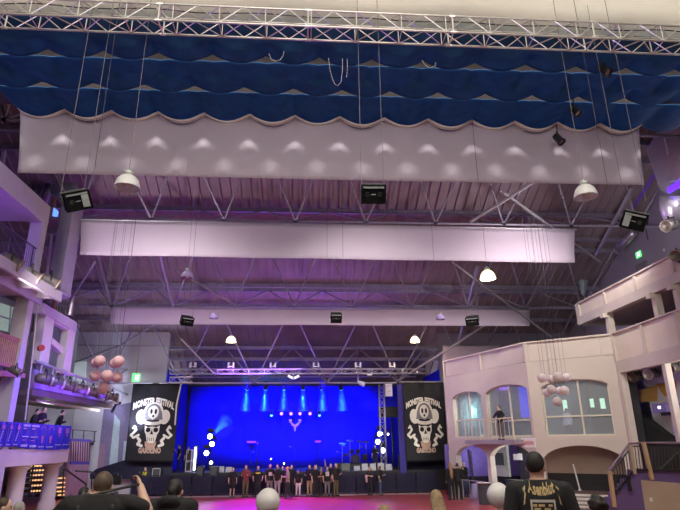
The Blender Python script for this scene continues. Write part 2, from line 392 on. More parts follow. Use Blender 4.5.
pendant(231,342,34.5,.62,'lit warm pendant lamp above the stage truss, left one',lit=200,ztop=12.4,smat=M_glowshade)
pendant(415,342,34.5,.62,'lit warm pendant lamp above the stage truss, right one',lit=200,ztop=12.4,smat=M_glowshade)
# ================================================================== hanging loudspeakers
M_spk=mat('speaker_black',(.004,.004,.0045),.75,var=.2,spec=.12); M_grille=mat('speaker_grille_grey',(.30,.34,.34),.55,.2)
def speaker(px,py,Yp,w,h,d,lab,yaw=0,pitch=.42,roll=0,ztop=14.2,bright=True,face=1):
    c=PY(px,py,Yp); R=Matrix.Rotation(yaw,3,'Z')@Matrix.Rotation(roll,3,'Y')@Matrix.Rotation(pitch,3,'X')
    r=empty('hanging_loudspeaker',c,lab,'loudspeaker','hanging loudspeakers')
    T=lambda x,y,z:c+R@V((x,y,z))
    b=MB(); f=[(-w/2,-d/2,-h/2),(w/2,-d/2,-h/2),(w/2,-d/2,h/2),(-w/2,-d/2,h/2)]; k=[(-w*.36,d/2,-h*.4),(w*.36,d/2,-h*.4),(w*.36,d/2,h*.5),(-w*.36,d/2,h*.5)]
    b.add([T(*p) for p in f+k],[(0,1,2,3),(7,6,5,4),(0,4,5,1),(1,5,6,2),(2,6,7,3),(3,7,4,0)]); obj('cabinet',b,M_spk,r)
    b=MB(); t=.035
    for (x0,x1,z0,z1) in ((-w/2,w/2,h/2-t,h/2),(-w/2,w/2,-h/2,-h/2+t),(-w/2,-w/2+t,-h/2+t,h/2-t),(w/2-t,w/2,-h/2+t,h/2-t)):
        b.obox(T(x0,-d/2-.04,z0),R@V((x1-x0,0,0)),R@V((0,.039,0)),R@V((0,0,z1-z0)))
    obj('front_frame',b,M_spk,r)
    b=MB(); b.obox(T(-w*.42,-d/2-.03,h*.30),R@V((w*.84,0,0)),R@V((0,.028,0)),R@V((0,0,h*.12))); obj('horn_lip',b,M_grille,r,label='pale strip across the top of the front')
    b=MB(); b.obox(T(-w*.09,-d/2-.02,-h*.04),R@V((w*.18,0,0)),R@V((0,.018,0)),R@V((0,0,h*.05))); obj('badge',b,M_grille,r)
    for sx in (-1,1):
        b=MB(); b.lathe([(h*.13,0),(h*.11,.012),(h*.08,.004),(.001,.006)],T(sx*w*.25,-d/2-.001,-h*.02),R@V((0,-1,0)),14); obj('cone',b,M_blackm,r,smooth=True)
    for sx in (-1,1):
        p=T(sx*w*.46,0,h*.48); b=MB(); b.tube([p,V((p.x,p.y,ztop))],.007,5); obj('cable',b,M_wire,r)
    b=MB()
    for sx in (-1,1): b.bar(T(sx*(w/2+.015),-d*.3,-.02),T(sx*(w*.46),0,h*.52),.03,.03)
    b.bar(T(-w*.5,0,h*.53),T(w*.5,0,h*.53),.03,.03); obj('bracket',b,M_blackm,r)
    return r
speaker(372.5,194.5,11,.54,.42,.45,'large black loudspeaker hanging at the centre, in front of the roof',yaw=-.02)
def side_speaker(px,py,Yp,sgn,lab):
    c=PY(px,py,Yp); r=speaker(px,py,Yp,.52,.40,.42,lab,yaw=-sgn*.55,pitch=.35,roll=sgn*.46)
    R=Matrix.Rotation(-sgn*.55,3,'Z')@Matrix.Rotation(sgn*.46,3,'Y')@Matrix.Rotation(.35,3,'X'); b=MB()
    x0=.07 if sgn<0 else -.21; b.obox(c+R@V((x0,-.255,-.15)),R@V((.14,0,0)),R@V((0,.012,0)),R@V((0,0,.26))); obj('side_grille',b,M_grille,r,label='pale grey grille panel')
    return r
side_speaker(75,201,11,-1,'large black loudspeaker hanging at far left, tilted inwards')
side_speaker(635,221,11.5,1,'large black loudspeaker hanging at far right, tilted inwards')
speaker(336,317.5,29,.60,.50,.5,'small black loudspeaker hanging before the farthest banner, centre',ztop=14.6)
speaker(186,320.5,29,.66,.46,.5,'small black loudspeaker hanging before the farthest banner, left of centre',yaw=.6,ztop=14.6)
speaker(473,320.5,27,.66,.44,.5,'dark grey loudspeaker hanging at the right end of the farthest banner',yaw=-.5,ztop=14.6)
# ================================================================== small theatre spotlights hanging in the cloth
def spot_fixture(p,d,s,lab,grp='small black spotlights hanging at the blue cloth',hang=.35):
    p=V(p); d=V(d).normalized()
    r=empty('theatre_spotlight',p,lab,'spotlight',grp)
    b=MB(); b.lathe([(s*.30,-s*.6),(s*.36,-s*.35),(s*.36,s*.25),(s*.44,s*.5),(s*.44,s*.62),(s*.38,s*.62),(s*.33,s*.3)],p,d,14); obj('lamp_housing',b,M_black,r,smooth=True)
    b=MB(); b.lathe([(.001,s*.36),(s*.34,s*.36),(s*.34,s*.33)],p,d,14); obj('lens',b,M_bulb,r)
    x=d.cross(V((0,0,1))).normalized()
    b=MB(); b.tube([p+x*s*.45,p+x*s*.45+V((0,0,s*.7)),p-x*s*.45+V((0,0,s*.7)),p-x*s*.45],.02,5); b.tube([p+V((0,0,s*.7)),p+V((0,0,s*.7+hang))],.018,5); obj('yoke',b,M_blackm,r)
    return r
spot_fixture(PY(558.5,139,16.5),(.35,-.3,-.8),.34,'black spotlight hanging below the scalloped edge of the largest banner')
spot_fixture(PY(575,111,15.2),(.3,-.4,-.8),.32,'black spotlight hanging against the lower blue cloth, right side')
spot_fixture(PY(604.5,70,13.3),(.3,-.4,-.8),.32,'black spotlight hanging against the upper blue cloth, right side')
# ================================================================== white chains on the blue cloth
def chain(pts,Yp,lab):
    P=[PY(x,y,Yp) for x,y in pts]; b=MB()
    n=0
    for a,c in zip(P,P[1:]):
        k=max(2,int((c-a).length/.09))
        for i in range(k):
            q0=a.lerp(c,i/k); q1=a.lerp(c,(i+.8)/k); b.tube([q0,q1],.008,4)
    tag(obj('chain',b,mat('white_chain',(.8,.8,.78),.4)),lab,'chain','white chains on the blue cloth')
chain([(328.5,58),(330,70),(332.5,79),(335,84.5),(338,85.5),(341,82),(342.5,70),(342.5,57)],13.5,'longest white chain loop hanging on the blue cloth')
chain([(347,57),(347.5,68),(346.5,78)],13.5,'short straight white chain beside the longest chain loop')
chain([(269,54),(271,59),(275,61),(280,60),(283,56),(284,51)],13.2,'small white chain loop on the blue cloth, left of centre')
chain([(422,60),(425,65),(430,68),(435,66),(436,62)],13.4,'small white chain loop on the blue cloth, right of centre')
# extra rigging wires (each its own line)
M_thin=mat('thin_black_wire',(.05,.05,.06),.6)
def rig(px,py,Yp,zt,lab,n=1,dx=3,grp='thin rigging wires'):
    for k in range(n):
        p=PY(px+k*dx,py,Yp); b=MB(); b.tube([p,V((p.x,p.y,zt))],.008,4)
        tag(obj('rigging_wire',b,M_thin),lab if n==1 else lab,'wire',grp)
rig(92,186,11.2,14.2,'single wire dropping past the left loudspeaker')
rig(612,210,11.2,14.2,'single wire dropping beside the right loudspeaker')
rig(478,180,16.8,14,'single dark wire on the right half of the largest banner')
rig(190,300,24.8,15.5,'thin wire in front of the second banner, left of centre')
rig(327,258,25,15.5,'thin wire crossing the second banner at its middle')
rig(343,258,25,15.5,'thin wire crossing the second banner just right of its middle')
rig(434,262,25,15.5,'thin wire crossing the second banner, right of centre')
# ================================================================== ball lanterns
M_ball=mat('white_paper_ball',(.86,.78,.78),.7,var=.04,transl=.3); M_pink=mat('pink_paper_ball',(.78,.50,.54),.7,var=.06,transl=.1)
def ball(px,py,Yp,R,m,lab,grp,zt):
    c=PY(px,py,Yp); r=empty('ball_lantern',c,lab,'lantern',grp)
    b=MB(); b.ellip(c,(R,R,R*.97),20,14); obj('globe',b,m,r,smooth=True)
    b=MB(); b.lathe([(R*.16,R*.93),(R*.16,R*1.05),(R*.05,R*1.12)],c,n=10); obj('globe_cap',b,M_steel,r)
    b=MB(); b.tube([c+V((0,0,R)),V((c.x,c.y,zt))],.006,4); obj('cord',b,M_thin,r)
rb=.335
for (x,y,dy,l) in ((542,378,0,'leftmost ball of the top row'),(550.8,379,.8,'second ball of the top row, set back'),(557.5,376.8,-.5,'third ball of the top row'),(566.5,377.5,.5,'rightmost ball of the top row'),(547,392.6,.7,'left rear ball of the middle row'),(551.2,389.6,-.3,'left front ball of the middle row'),(560,391,.8,'right rear ball of the middle row'),(564.3,390.6,-.2,'right front ball of the middle row'),(557.5,401.7,0,'lowest ball, alone at the bottom')):
    ball(x,y,21.3+dy,(.18 if dy<.6 else .17),M_ball,'white hanging ball lantern, '+l+' of the right cluster','white ball lanterns before the right balcony',12.1)
for (x,y,dy,l) in ((96.5,362.8,.8,'top left rear ball'),(99.5,361,0,'top left front ball'),(114.8,363.4,.8,'top right rear ball'),(118.6,361.4,0,'top right front ball'),(95.6,375.6,.3,'left ball of the middle row'),(107,375.8,-.3,'centre ball of the middle row'),(117,377,.3,'right ball of the middle row'),(103.5,387.6,0,'lowest ball')):
    ball(x,y,24+dy,.23 if dy>.5 else .245,M_pink,'pink hanging ball lantern, '+l+' of the left cluster','pink ball lanterns before the left gallery',13.0)
# ================================================================== RIGHT BALCONY BUILDING
class Wall:
    def __init__(s,A,B,flip=False):
        s.A=V((A[0],A[1],0)); B=V((B[0],B[1],0)); s.L=(B-s.A).length; s.t=(B-s.A)/s.L
        s.n=V((s.t.y,-s.t.x,0)) if not flip else V((-s.t.y,s.t.x,0))
    def P(s,u,z,d=0): return s.A+s.t*u+s.n*d+V((0,0,z))
    def at(s,px,py,d=0): # (along, height) of the point seen at a pixel on this wall
        r=ray(px,py); o=V((0,0,CZ)); k=((s.A+s.n*d)-o).dot(s.n)/r.dot(s.n); q=o+r*k
        return (q-s.A).dot(s.t), q.z
    def slab(s,b,u0,u1,z0,z1,d0,d1): return b.obox(s.P(u0,z0,d0),s.t*(u1-u0),s.n*(d1-d0),V((0,0,z1-z0)))
    def arch(s,b,u0,u1,z0,z1,th,ops,n=10): # wall band with arched openings (u0,u1,zsill,zspring,zcrown)
        cur=u0
        for (a,c,zs,zp,zc) in sorted(ops):
            if a-cur>1e-3: s.slab(b,cur,a,z0,z1,-th,0)
            if zs-z0>1e-3: s.slab(b,a,c,z0,zs,-th,0)
            f=lambda q:zp+(zc-zp)*math.sqrt(max(0,1-(2*q-1)**2*.92))-(zc-zp)*math.sqrt(.08)*0
            for k in range(n):
                q0,q1=k/n,(k+1)/n; p0,p1=a+(c-a)*q0,a+(c-a)*q1
                b.prism([s.P(p0,f(q0)),s.P(p1,f(q1)),s.P(p1,z1),s.P(p0,z1)],-s.n*th)
            cur=c
        if u1-cur>1e-3: s.slab(b,cur,u1,z0,z1,-th,0)
        return b
XB=14.0
cnr=PX(613,350,XB); yC=cnr.y
k_=XB/12.0
q=PY(526,362,23*k_); P2=(q.x,q.y)
q=PY(443,362,28.8*k_); P1=(q.x,q.y)
W1=Wall(P2,P1,True); W2=Wall((XB,yC),P2,True); W3=Wall((XB,11.0),(XB,yC),True)
for W_ in (W1,W2,W3):
    if W_.n.dot(W_.P(W_.L/2,3)-V((0,0,3)))>0: W_.n=-W_.n
zTop=W2.at(526,342)[1]; zPar=W2.at(526,362)[1]; zSill=W2.at(530,436.5)[1]
M_fasc=mat('balcony_fascia_paint',(.57,.505,.45),.7,var=.05,scale=1.2)
M_panel=mat('balcony_panel_cream',(.68,.60,.50),.7,var=.05,scale=1.2)
# ---- wall 1 (two arched windows over two low arches)
uu=lambda x,y=425:W1.at(x,y)[0]
o1=[(uu(531),uu(488),zSill,W1.at(488,396)[1],W1.at(509,384)[1]),(uu(483.5),uu(454.5),zSill,W1.at(470,399)[1],W1.at(468,391)[1])]
pm_=(o1[0][1]+o1[1][0])/2
z1lo=2.0
b=MB(); W1.arch(b,0,W1.L,zSill-.15,zPar,.3,[(a,c,zSill,zp,zc) for a,c,_,zp,zc in o1])
struct('wall_arched_upper_left',b,M_fasc)
b=MB(); W1.arch(b,0,W1.L,1.75,zSill-.151,.3,[(uu(533,462),pm_-.13,1.75,2.08,2.86),(pm_+.13,uu(456.5,462),1.75,2.08,2.82)],14)
struct('wall_arched_lower_left',b,M_fasc)
for i,(u,w_) in enumerate(((pm_,.27),(W1.L-.17,.3),(.10,.22))):
    b=MB(); W1.slab(b,u-w_/2,u+w_/2,0,1.749,-.32,.02); W1.slab(b,u-w_/2-.06,u+w_/2+.06,.75,.86,-.38,.08)
    struct('trim_%d'%(9+i),b,M_cream)
b=MB()
for i in range(2):
    u0=.05+i*3.55; u1=u0+3.45; W1.slab(b,u0,u1,zPar+.02,zTop-.08,-.14,-.04)
for u in (0,3.55,W1.L-.12): W1.slab(b,u,u+.12,zPar+.001,zTop-.08,-.2,.03)
W1.slab(b,-.03,W1.L,zTop-.079,zTop,-.2,.05)
struct('wall_parapet_left',b,M_fasc)
# end return of wall 1 going back
b=MB(); e=W1.P(W1.L,0); b.box(e.x+.01,e.x+7,e.y-.1,e.y+.2,2.88,zTop); struct('wall_return',b,M_fasc)
# ---- wall 2 (wide window over a wide low arch)
sA=W2.at(618,436)[0]; L2=W2.L
o2=[(.45,L2-.55,zSill,5.35,5.75)]
b=MB(); W2.arch(b,0,L2,2.35,zPar,.3,[(o2[0][0],o2[0][1],zSill,5.45,5.78)],14) if 0 else W2.arch(b,0,L2,zSill-.15,zPar,.3,o2,14)
struct('wall_arched_upper_right',b,M_fasc)
b=MB(); W2.arch(b,0,L2,1.75,zSill-.151,.3,[(.3,L2-.3,1.75,2.08,2.82)],18); struct('wall_arched_lower_right',b,M_fasc)
for i,(u,w_) in enumerate(((.12,.34),(L2-.15,.3))):
    b=MB(); W2.slab(b,u-w_/2,u+w_/2,0,1.749,-.32,.02); struct('trim_%d'%(12+i),b,M_cream)
b=MB(); W2.slab(b,.05,L2-.05,zPar+.02,zTop-.08,-.14,-.04)
for u in (0,.5,L2-.14): W2.slab(b,u,u+.14,zPar+.001,zTop-.08,-.2,.03)
W2.slab(b,0,L2+.03,zTop-.079,zTop,-.2,.05); struct('wall_parapet_right',b,M_fasc)
# ---- floors and the room behind the windows
def plan_slab(name,z0,z1,m,inset=.35,back=6.5):
    a=W3.P(0,0,-inset); c=W2.P(0,0,-inset)+W3.n*-inset*0; d_=W1.P(0,0,-inset)+V((0,0,0)); e=W1.P(W1.L-.05,0,-inset)
    poly=[(a.x,11.1,z0),(c.x,c.y+.3,z0),(d_.x+.2,d_.y+.1,z0),(e.x+.1,e.y-.2,z0),(19.3,e.y-.2,z0),(19.3,11.1,z0)]
    b=MB(); b.prism([V(p) for p in poly],(0,0,z1-z0)); return struct(name,b,m)
plan_slab('floor_balcony',2.88,2.96,mat('balcony_floor',(.30,.27,.26),.8))
plan_slab('ceiling_balcony',zPar-.15,zPar+.05,mat('balcony_ceiling',(.40,.36,.40),.8))
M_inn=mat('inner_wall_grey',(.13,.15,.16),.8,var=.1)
M_glass=mat('window_glass',(.62,.70,.74),.06,var=.02,alpha=.22,spec=.6)
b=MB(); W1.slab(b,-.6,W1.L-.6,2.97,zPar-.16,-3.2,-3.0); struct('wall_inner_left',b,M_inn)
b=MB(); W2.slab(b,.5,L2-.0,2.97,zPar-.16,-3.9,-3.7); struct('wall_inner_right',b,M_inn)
M_frame=mat('window_frame_cream',(.66,.62,.50),.6,var=.05)
def window(name,W,u0,u1,zs,zp,zc,mull,trans,lab=None):
    def f(q): return zp+(zc-zp)*math.sqrt(max(0,1-(2*q-1)**2*.92))
    b=MB(); n=14; top=[W.P(u0+(u1-u0)*k/n,f(k/n)-.02,-.17) for k in range(n+1)]
    W.slab(b,u0,u1,zs,zs+.07,-.2,-.12); W.slab(b,u0,u0+.07,zs+.07,f(0)-.03,-.2,-.12); W.slab(b,u1-.07,u1,zs+.07,f(1)-.03,-.2,-.12)
    for m_ in mull: W.slab(b,u0+(u1-u0)*m_-.035,u0+(u1-u0)*m_+.035,zs+.07,f(m_)-.02,-.2,-.12)
    W.slab(b,u0+.07,u1-.07,trans-.035,trans+.035,-.19,-.13)
    b.tube(top,.035,5)
    o=struct(name,b,M_frame)
    g=MB(); g.prism([W.P(u0+.05,zs+.05,-.165),W.P(u1-.05,zs+.05,-.165)]+[p-W.n*-.005 for p in top[::-1]],-W.n*.012)
    g_=obj('glass_pane',g,M_glass,o); return o
window('window_1',W1,*o1[0],[.46],W1.at(505,421)[1])
window('window_2',W1,*o1[1],[.48],W1.at(468,420)[1])
window('window_3',W2,*o2[0],[.44],W2.at(575,416)[1])
# teal curtains behind the far arched window, violet-lit panel behind the near one
M_teal=mat('teal_curtain',(.48,.86,.88),.8,var=.3,scale=5)
for i,(u0,u1) in enumerate(((o1[1][0]+.1,(o1[1][0]+o1[1][1])/2-.05),((o1[1][0]+o1[1][1])/2+.05,o1[1][1]-.05))):
    b=MB(); b.grid(lambda u,v:W1.P(u0+(u1-u0)*u,zSill+.1+2.4*v,-.5+.07*math.sin(u*26)),40,4,tuple(-W1.n*.02))
    tag(obj('window_curtain',b,M_teal,smooth=True),'pale teal curtain behind the far arched window, %s half'%('right' if i==0 else 'left'),'curtain','teal curtains in the arched window')
b=MB(); W1.slab(b,o1[0][0]+.12,o1[0][0]+.46*(o1[0][1]-o1[0][0])-.06,W1.at(505,419)[1]+.05,W1.at(509,384)[1]-.12,-.75,-.7)
tag(obj('projection_screen',b,mat('screen_blue',(.05,.08,.8),.5,emit=(.03,.05,1),es=.55)),'bright blue lit screen seen through the near arched window','screen')
for i,(x,y,w_,h_,l) in enumerate(((591.5,403,.22,.42,'left of the pair at the right pane'),(602.5,403.5,.22,.5,'right of the pair at the right pane'),(606.5,380.5,.34,.16,'high at the right end'),(565,405.5,.2,.55,'at the left pane'))):  # added glowing panels imitating reflections in the window glass
    a=W2.at(x,y,-2.6); b=MB(); W2.slab(b,a[0]-w_/2,a[0]+w_/2,a[1]-h_/2,a[1]+h_/2,-2.64,-2.6); r=empty('room_glow',W2.P(a[0],a[1],-2.62),'pale green glowing panel imitating a reflection in the wide window, '+l,'lamp','imitated reflections in the wide window')
    obj('glow_face',b,glow('pale_green_glow',(.6,1,.75),1.1),r); b=MB(); b.tube([W2.P(a[0],a[1]+h_/2,-2.62),W2.P(a[0],zPar-.15,-2.62)],.012,4); obj('cord',b,M_wire,r)
# little standing ledge with tube railing in front of wall 1
uA,zA=W1.at(515,441,.55); uB,_=W1.at(466,441,.55)
M_rail=mat('cream_railing',(.70,.62,.42),.5,.1)
b=MB(); W1.slab(b,uA,uB,zSill-.34,zSill-.14,.021,.62); o=struct('trim_14',b,mat('ledge_mauve',(.32,.28,.33),.7))
r=empty('balcony_railing',W1.P((uA+uB)/2,zSill-.14,.56),'cream tube railing on the ledge below the arched windows','railing')
zr=W1.at(500,418.5,.56)[1]
b=MB(); b.tube([W1.P(uA,zr,.56),W1.P(uB,zr,.56)],.03,6); obj('top_rail',b,M_rail,r)
b=MB(); b.tube([W1.P(uA,zSill-.05,.56),W1.P(uB,zSill-.05,.56)],.025,6); obj('bottom_rail',b,M_rail,r)
for i in range(13):
    u=uA+(uB-uA)*i/12; b=MB(); b.tube([W1.P(u,zSill-.14,.56),W1.P(u,zr,.56)],.026 if i%4==0 else .011,6); obj('post' if i%4==0 else 'baluster',b,M_rail,r)
# ---- drinks sign
u0,z0=W1.at(521.5,448.5,.03); u1,z1=W1.at(535.5,437.5,.03)
ua,ub=-.02,.95
b=MB(); W1.slab(b,ua,ub,zSill-.50,zSill-.06,.004,.024)
r=empty('drinks_sign',W1.P((ua+ub)/2,zSill-.5,.024),'white sign with red writing at the balcony corner','sign')
obj('sign_board',b,mat('sign_white',(.8,.78,.76),.5,var=.02),r)
cu_=(ua+ub)/2
t_=text_mb('Getränke',.21,lambda x,y:W1.P(cu_-x*.92,zSill-.27+y*1.5,.028),bold=.002)
obj('lettering',t_,mat('sign_red',(.75,.03,.05),.5),r,label='red sign writing')
# ---- wall 3: flat front with two parapets
def W3z(px,py): return W3.at(px,py)[1]
L3=W3.L; yE=PX(577,303,XB).y
zt=W3z(600,291.5); zb=W3z(600,316)
W4=Wall((XB,11.0),(XB,yE),True); W4.n=W3.n
b=MB(); W4.slab(b,0,W4.L,zb,zb+.42,-.3,0); W4.slab(b,0,W4.L,zt-.06,zt,-.3,.05)
for k in range(7):
    u=W4.L-.14-k*2.55
    if u>0: W4.slab(b,u,u+.14,zb+.421,zt-.061,-.3,.02)
struct('wall_upper_parapet',b,M_fasc)
b=MB(); W4.slab(b,0,W4.L-.02,zb+.425,zt-.065,-.2,-.06); struct('wall_upper_panels',b,M_panel)
b=MB(); b.box(XB+.31,19.4,11,yE,zb+.1,zb+.3); struct('ceiling_gallery',b,mat('gallery_soffit',(.34,.26,.28),.8))
b=MB(); b.box(XB+.0,19.4,yE-.001,yE+.25,zb+.0,zt); struct('wall_upper_return',b,M_fasc)
# lower parapet of the gallery
zl1=W3z(640,325); zl0=W3z(640,353)
b=MB(); W3.slab(b,0,L3,zl0-.62,zl0-.08,-.3,0); W3.slab(b,0,L3,zTop-.06,zTop,-.26,.04)
for k in range(8):
    u=L3-.16-k*2.3
    if u>0: W3.slab(b,u,u+.16,zl0-.079,zTop-.061,-.26,.02)
struct('wall_lower_parapet',b,M_fasc)
b=MB(); W3.slab(b,0,L3-.02,zl0-.078,zTop-.062,-.2,-.06); struct('wall_lower_panels',b,M_panel)
# gallery columns between the two parapets
for i,px in enumerate((606,654,676)):
    u=W3.at(px,[318,305,300][i])[0]; b=MB(); W3.slab(b,u-.13,u+.13,zTop+.001,zb-.001,-.3,-.02); W3.slab(b,u-.13,u+.13,zb-.2,zb-.001,-.019,.2); struct('trim_%d'%(15+i),b,M_fasc)
b=MB(); b.box(17.2,17.4,11,yE+1,zTop-.9,zb+.1); struct('wall_gallery_rear',b,mat('gallery_rear_paint',(.30,.30,.24),.8,var=.2,scale=1.4))
b=MB(); b.box(XB+.31,17.2,11,yC,zTop-1.2,zTop-1.0); struct('floor_gallery',b,M_dark)
b=MB(); b.box(17.0,17.199,11,yE+.4,zb-.75,zb-.55); struct('trim_18',b,M_cream)
# column, open bay below the lower parapet
u=W3.at(668,395)[0]; zf=zl0-.62
b=MB(); W3.slab(b,u-.11,u+.11,2.95,zf-.001,-.28,-.04); struct('trim_19',b,M_cream)
b=MB(); W3.slab(b,L3-.26,L3-.02,.0,zf-.001,-.3,0); struct('trim_20',b,M_cream)
M_bay=mat('bay_wall_paint',(.62,.63,.62),.8,var=.06)
b=MB(); b.box(15.4,15.6,11,yC+.2,0,zf+.3); struct('wall_bay_rear',b,M_bay)
b=MB(); b.box(XB+.05,14.8,yC-.02,yC+.15,0,zf); struct('wall_bay_end',b,mat('bay_dark',(.03,.03,.035),.8))
# angular orange and dark-red wall paint
M_or=mat('orange_wall_paint',(.55,.30,.06),.7); M_mar=mat('dark_red_wall_paint',(.22,.05,.06),.7)
def wallpoly(px,name,m,X=15.38):
    b=MB(); b.prism([PX(x,y,X) for x,y in px],(.015,0,0)); return obj(name,b,m)
for pts,m,l in (([(640,390),(657,385),(657,401),(641,402)],M_or,'angular orange wall patch under the left spotlights'),([(656,384),(676,381),(676,398),(664,396)],M_or,'angular orange wall patch behind the white column'),([(634,392),(641,389),(642,402),(635,403)],M_mar,'dark red wall patch at the left end of the bay')):
    tag(wallpoly(pts,'painted_wall_patch',m),l,'wall patch')
# lamp rail and three stage lamps in the bay
M_brass=mat('lamp_brass_grey',(.30,.25,.20),.4,.6); M_lamp=mat('lamp_body_grey',(.22,.20,.19),.5,.4)
def par_can(c,d,s,lab,grp,m=None,ring=None,lens=None,up=(0,0,1)):
    c=V(c); d=V(d).normalized(); r=empty('stage_lamp',c,lab,'stage lamp',grp); m=m or M_lamp
    b=MB(); b.lathe([(s*.22,-s*.75),(s*.42,-s*.6),(s*.45,-s*.1),(s*.45,s*.5)],c,d,18); obj('lamp_housing',b,m,r,smooth=True)
    b=MB(); b.lathe([(s*.45,s*.44),(s*.53,s*.46),(s*.53,s*.62),(s*.47,s*.62),(s*.45,s*.5)],c,d,18); obj('front_ring',b,ring or M_brass,r,smooth=True)
    b=MB(); b.lathe([(.001,s*.35),(s*.43,s*.42),(s*.43,s*.40)],c,d,18); obj('lens',b,lens or M_black,r)
    x=d.cross(V(up)).normalized(); U=V(up)
    b=MB(); b.tube([c+x*s*.5,c+x*s*.5+U*s*.62,c-x*s*.5+U*s*.62,c-x*s*.5],s*.05,5); b.tube([c+U*s*.62,c+U*s*.85],s*.09,6); obj('yoke',b,M_blackm,r)
    return r
zl_=PX(653,378,14.7).z
b=MB(); b.box(15.1,15.18,11.5,yC-.1,PX(653,384,15.1).z-.02,PX(653,384,15.1).z+.85); o=struct('trim_21',b,mat('bay_mauve_panel',(.33,.30,.42),.7))
b=MB(); b.tube([(14.72,12,zl_+.47),(14.72,yC-.25,zl_+.47)],.03,8); tag(obj('lamp_rail',b,M_steel),'steel pipe above the three lamps in the right bay','pipe')
for i,(x,y) in enumerate(((636.5,376.5),(652,373.5),(674,368))):
    p=PX(x,y,14.7); par_can(p,(-.93,-.30,-.16),.44,'grey stage lamp under the right gallery, '+['nearest the dark corner','middle one, with a bright front ring','beside the white column'][i],'stage lamps under the right gallery',ring=M_alu if i==1 else None)
# small violet box projector
p=PX(667,408,14.9); r=empty('wall_projector',p,'violet-lit box fitting on the bay wall beside the column','light fitting')
b=MB(); b.cbox(p,(.7,.95,.36)); obj('housing',b,mat('violet_box',(.16,.13,.34),.6),r)
b=MB(); b.cbox(p+V((-.36,-.05,.02)),(.02,.16,.10)); obj('lens',b,glow('white_led',(.8,.85,1),3),r)
b=MB(); b.cbox(p+V((0,0,-.24)),(.3,.5,.1)); b.bar(p+V((.34,0,0)),p+V((.49,0,0)),.1); obj('bracket',b,M_blackm,r)
# black raked stair side in the bay
b=MB(); b.prism([PX(x,y,15.0) for x,y in ((622,409),(633,409.5),(670,438),(690,438),(690,470),(622,470))],(.3,0,0)); struct('wall_stair_side',b,mat('stair_side_black',(.012,.012,.013),.7))
# ---- ground level right
zR=.86
b=MB(); W2.slab(b,-.1,L2+.3,0.001,zR,-1.5,1.0); struct('floor_right_landing',b,mat('landing_floor',(.10,.055,.05),.7))
M_nose=mat('step_nosing',(.62,.57,.52),.6); M_step=mat('step_grey',(.22,.19,.18),.7)
ub_=W2.at(553,500,1.5)[0]; ua_=-.6
b=MB(); c=MB()
for i in range(4):
    zz=zR-.12*i; W2.slab(b,ua_,ub_,0.002,zz-.001,1.001+.34*i,1.001+.34*(i+1)-.001)
    W2.slab(c,ua_,ub_,zz,zz+.015,1.001+.34*i+.02,1.001+.34*(i+1)+.02); W2.slab(c,ua_,ub_,zz-.045,zz-.001,1.001+.34*(i+1),1.02+.34*(i+1))
o=struct('stairs_low',b,M_step)
o2_=obj('step_nosing',c,M_nose,o)
# tan wall with black dado under the wide arch
yD=W2.P(L2/2,0,-3.0).y
b=MB(); W2.slab(b,.2,L2+.1,1.58,2.87,-1.35,-1.15); struct('wall_under_arch',b,M_tan)
b=MB(); W2.slab(b,.2,L2+.1,zR+.001,1.579,-1.35,-1.13); struct('wall_dado_black',b,mat('dado_black',(.02,.019,.02),.6))
a=W2.at(573,464,-.5); c=W2.at(580,490,-.5)
b=MB(); b.tube([W2.P(c[0],c[1],-.5),W2.P(a[0],a[1],-.5)],.03,6); b.lathe([(.07,0),(.07,.05),(.03,.07)],W2.P(c[0],c[1]-.03,-.5),n=10)
tag(obj('flag_pole',b,M_white),'thin white pole leaning under the wide right arch','pole')
# under wall 1: bar front, menu boards, violet wall, chairs
M_vio=mat('violet_wall',(.20,.15,.48),.7)
b=MB(); b.box(8.6,15.5,35.6,35.8,1.02,2.87); struct('wall_under_arches',b,M_vio)
b=MB(); b.box(8.6,15.5,35.58,35.8,0.001,1.019); struct('wall_under_dado',b,mat('navy_dado',(.015,.015,.035),.6))
b=MB(); W1.slab(b,-.2,pm_+.29,0.63,2.87,-2.4,-2.2); struct('wall_bar_rear',b,mat('bar_rear',(.03,.03,.035),.6))
b=MB(); W1.slab(b,1.25,pm_-.4,.0,1.12,-.9,-.62) ; b.v=[p+V((0,0,zR if 0 else 0)) for p in b.v]
r=empty('bar_counter',W1.P(1.8,0,-.76),'dark blue bar counter under the near low arch','counter')
obj('counter_front',b,mat('bar_blue',(.025,.03,.13),.5),r)
b=MB(); W1.slab(b,1.2,pm_-.35,1.121,1.17,-1.0,-.55); obj('counter_top',b,M_dark,r)
for i,(px0,px1,y0,y1,m,l) in enumerate(((496,503,453,465,mat('menu_dark',(.10,.14,.13),.6),'dark framed menu board on the white bar wall'),(514,517.5,454,460,M_white,'small white price sheet above the bar, left one'),(518.5,522,453.5,460,M_white,'small white price sheet above the bar, right one'))):
    ua,za=W1.at(px0,y1,-1.9); ub,zb_=W1.at(px1,y0,-1.9)
    b=MB(); W1.slab(b,min(ua,ub),max(ua,ub),za,zb_,-1.9,-1.87); tag(obj('menu_board',b,m),l,'board','boards above the bar')
ua,za=W1.at(494,475,-2.0); ub,_=W1.at(509,475,-2.0)
b=MB(); W1.slab(b,min(ua,ub),max(ua,ub),1.18,2.8,-2.15,-2.0)
tag(obj('white_partition',b,mat('bar_white',(.66,.74,.70),.6)),'white partition with a board behind the bar counter','partition')
b=MB(); q0=PY(451,480,35.4); q1=PY(463,480,35.4); b.box(q0.x,q1.x,35.4,35.5,.01,2.5); tag(obj('pale_partition',b,mat('pale_blue_wall',(.50,.58,.80),.7)),'pale blue panel left of the violet wall under the far arch','partition')
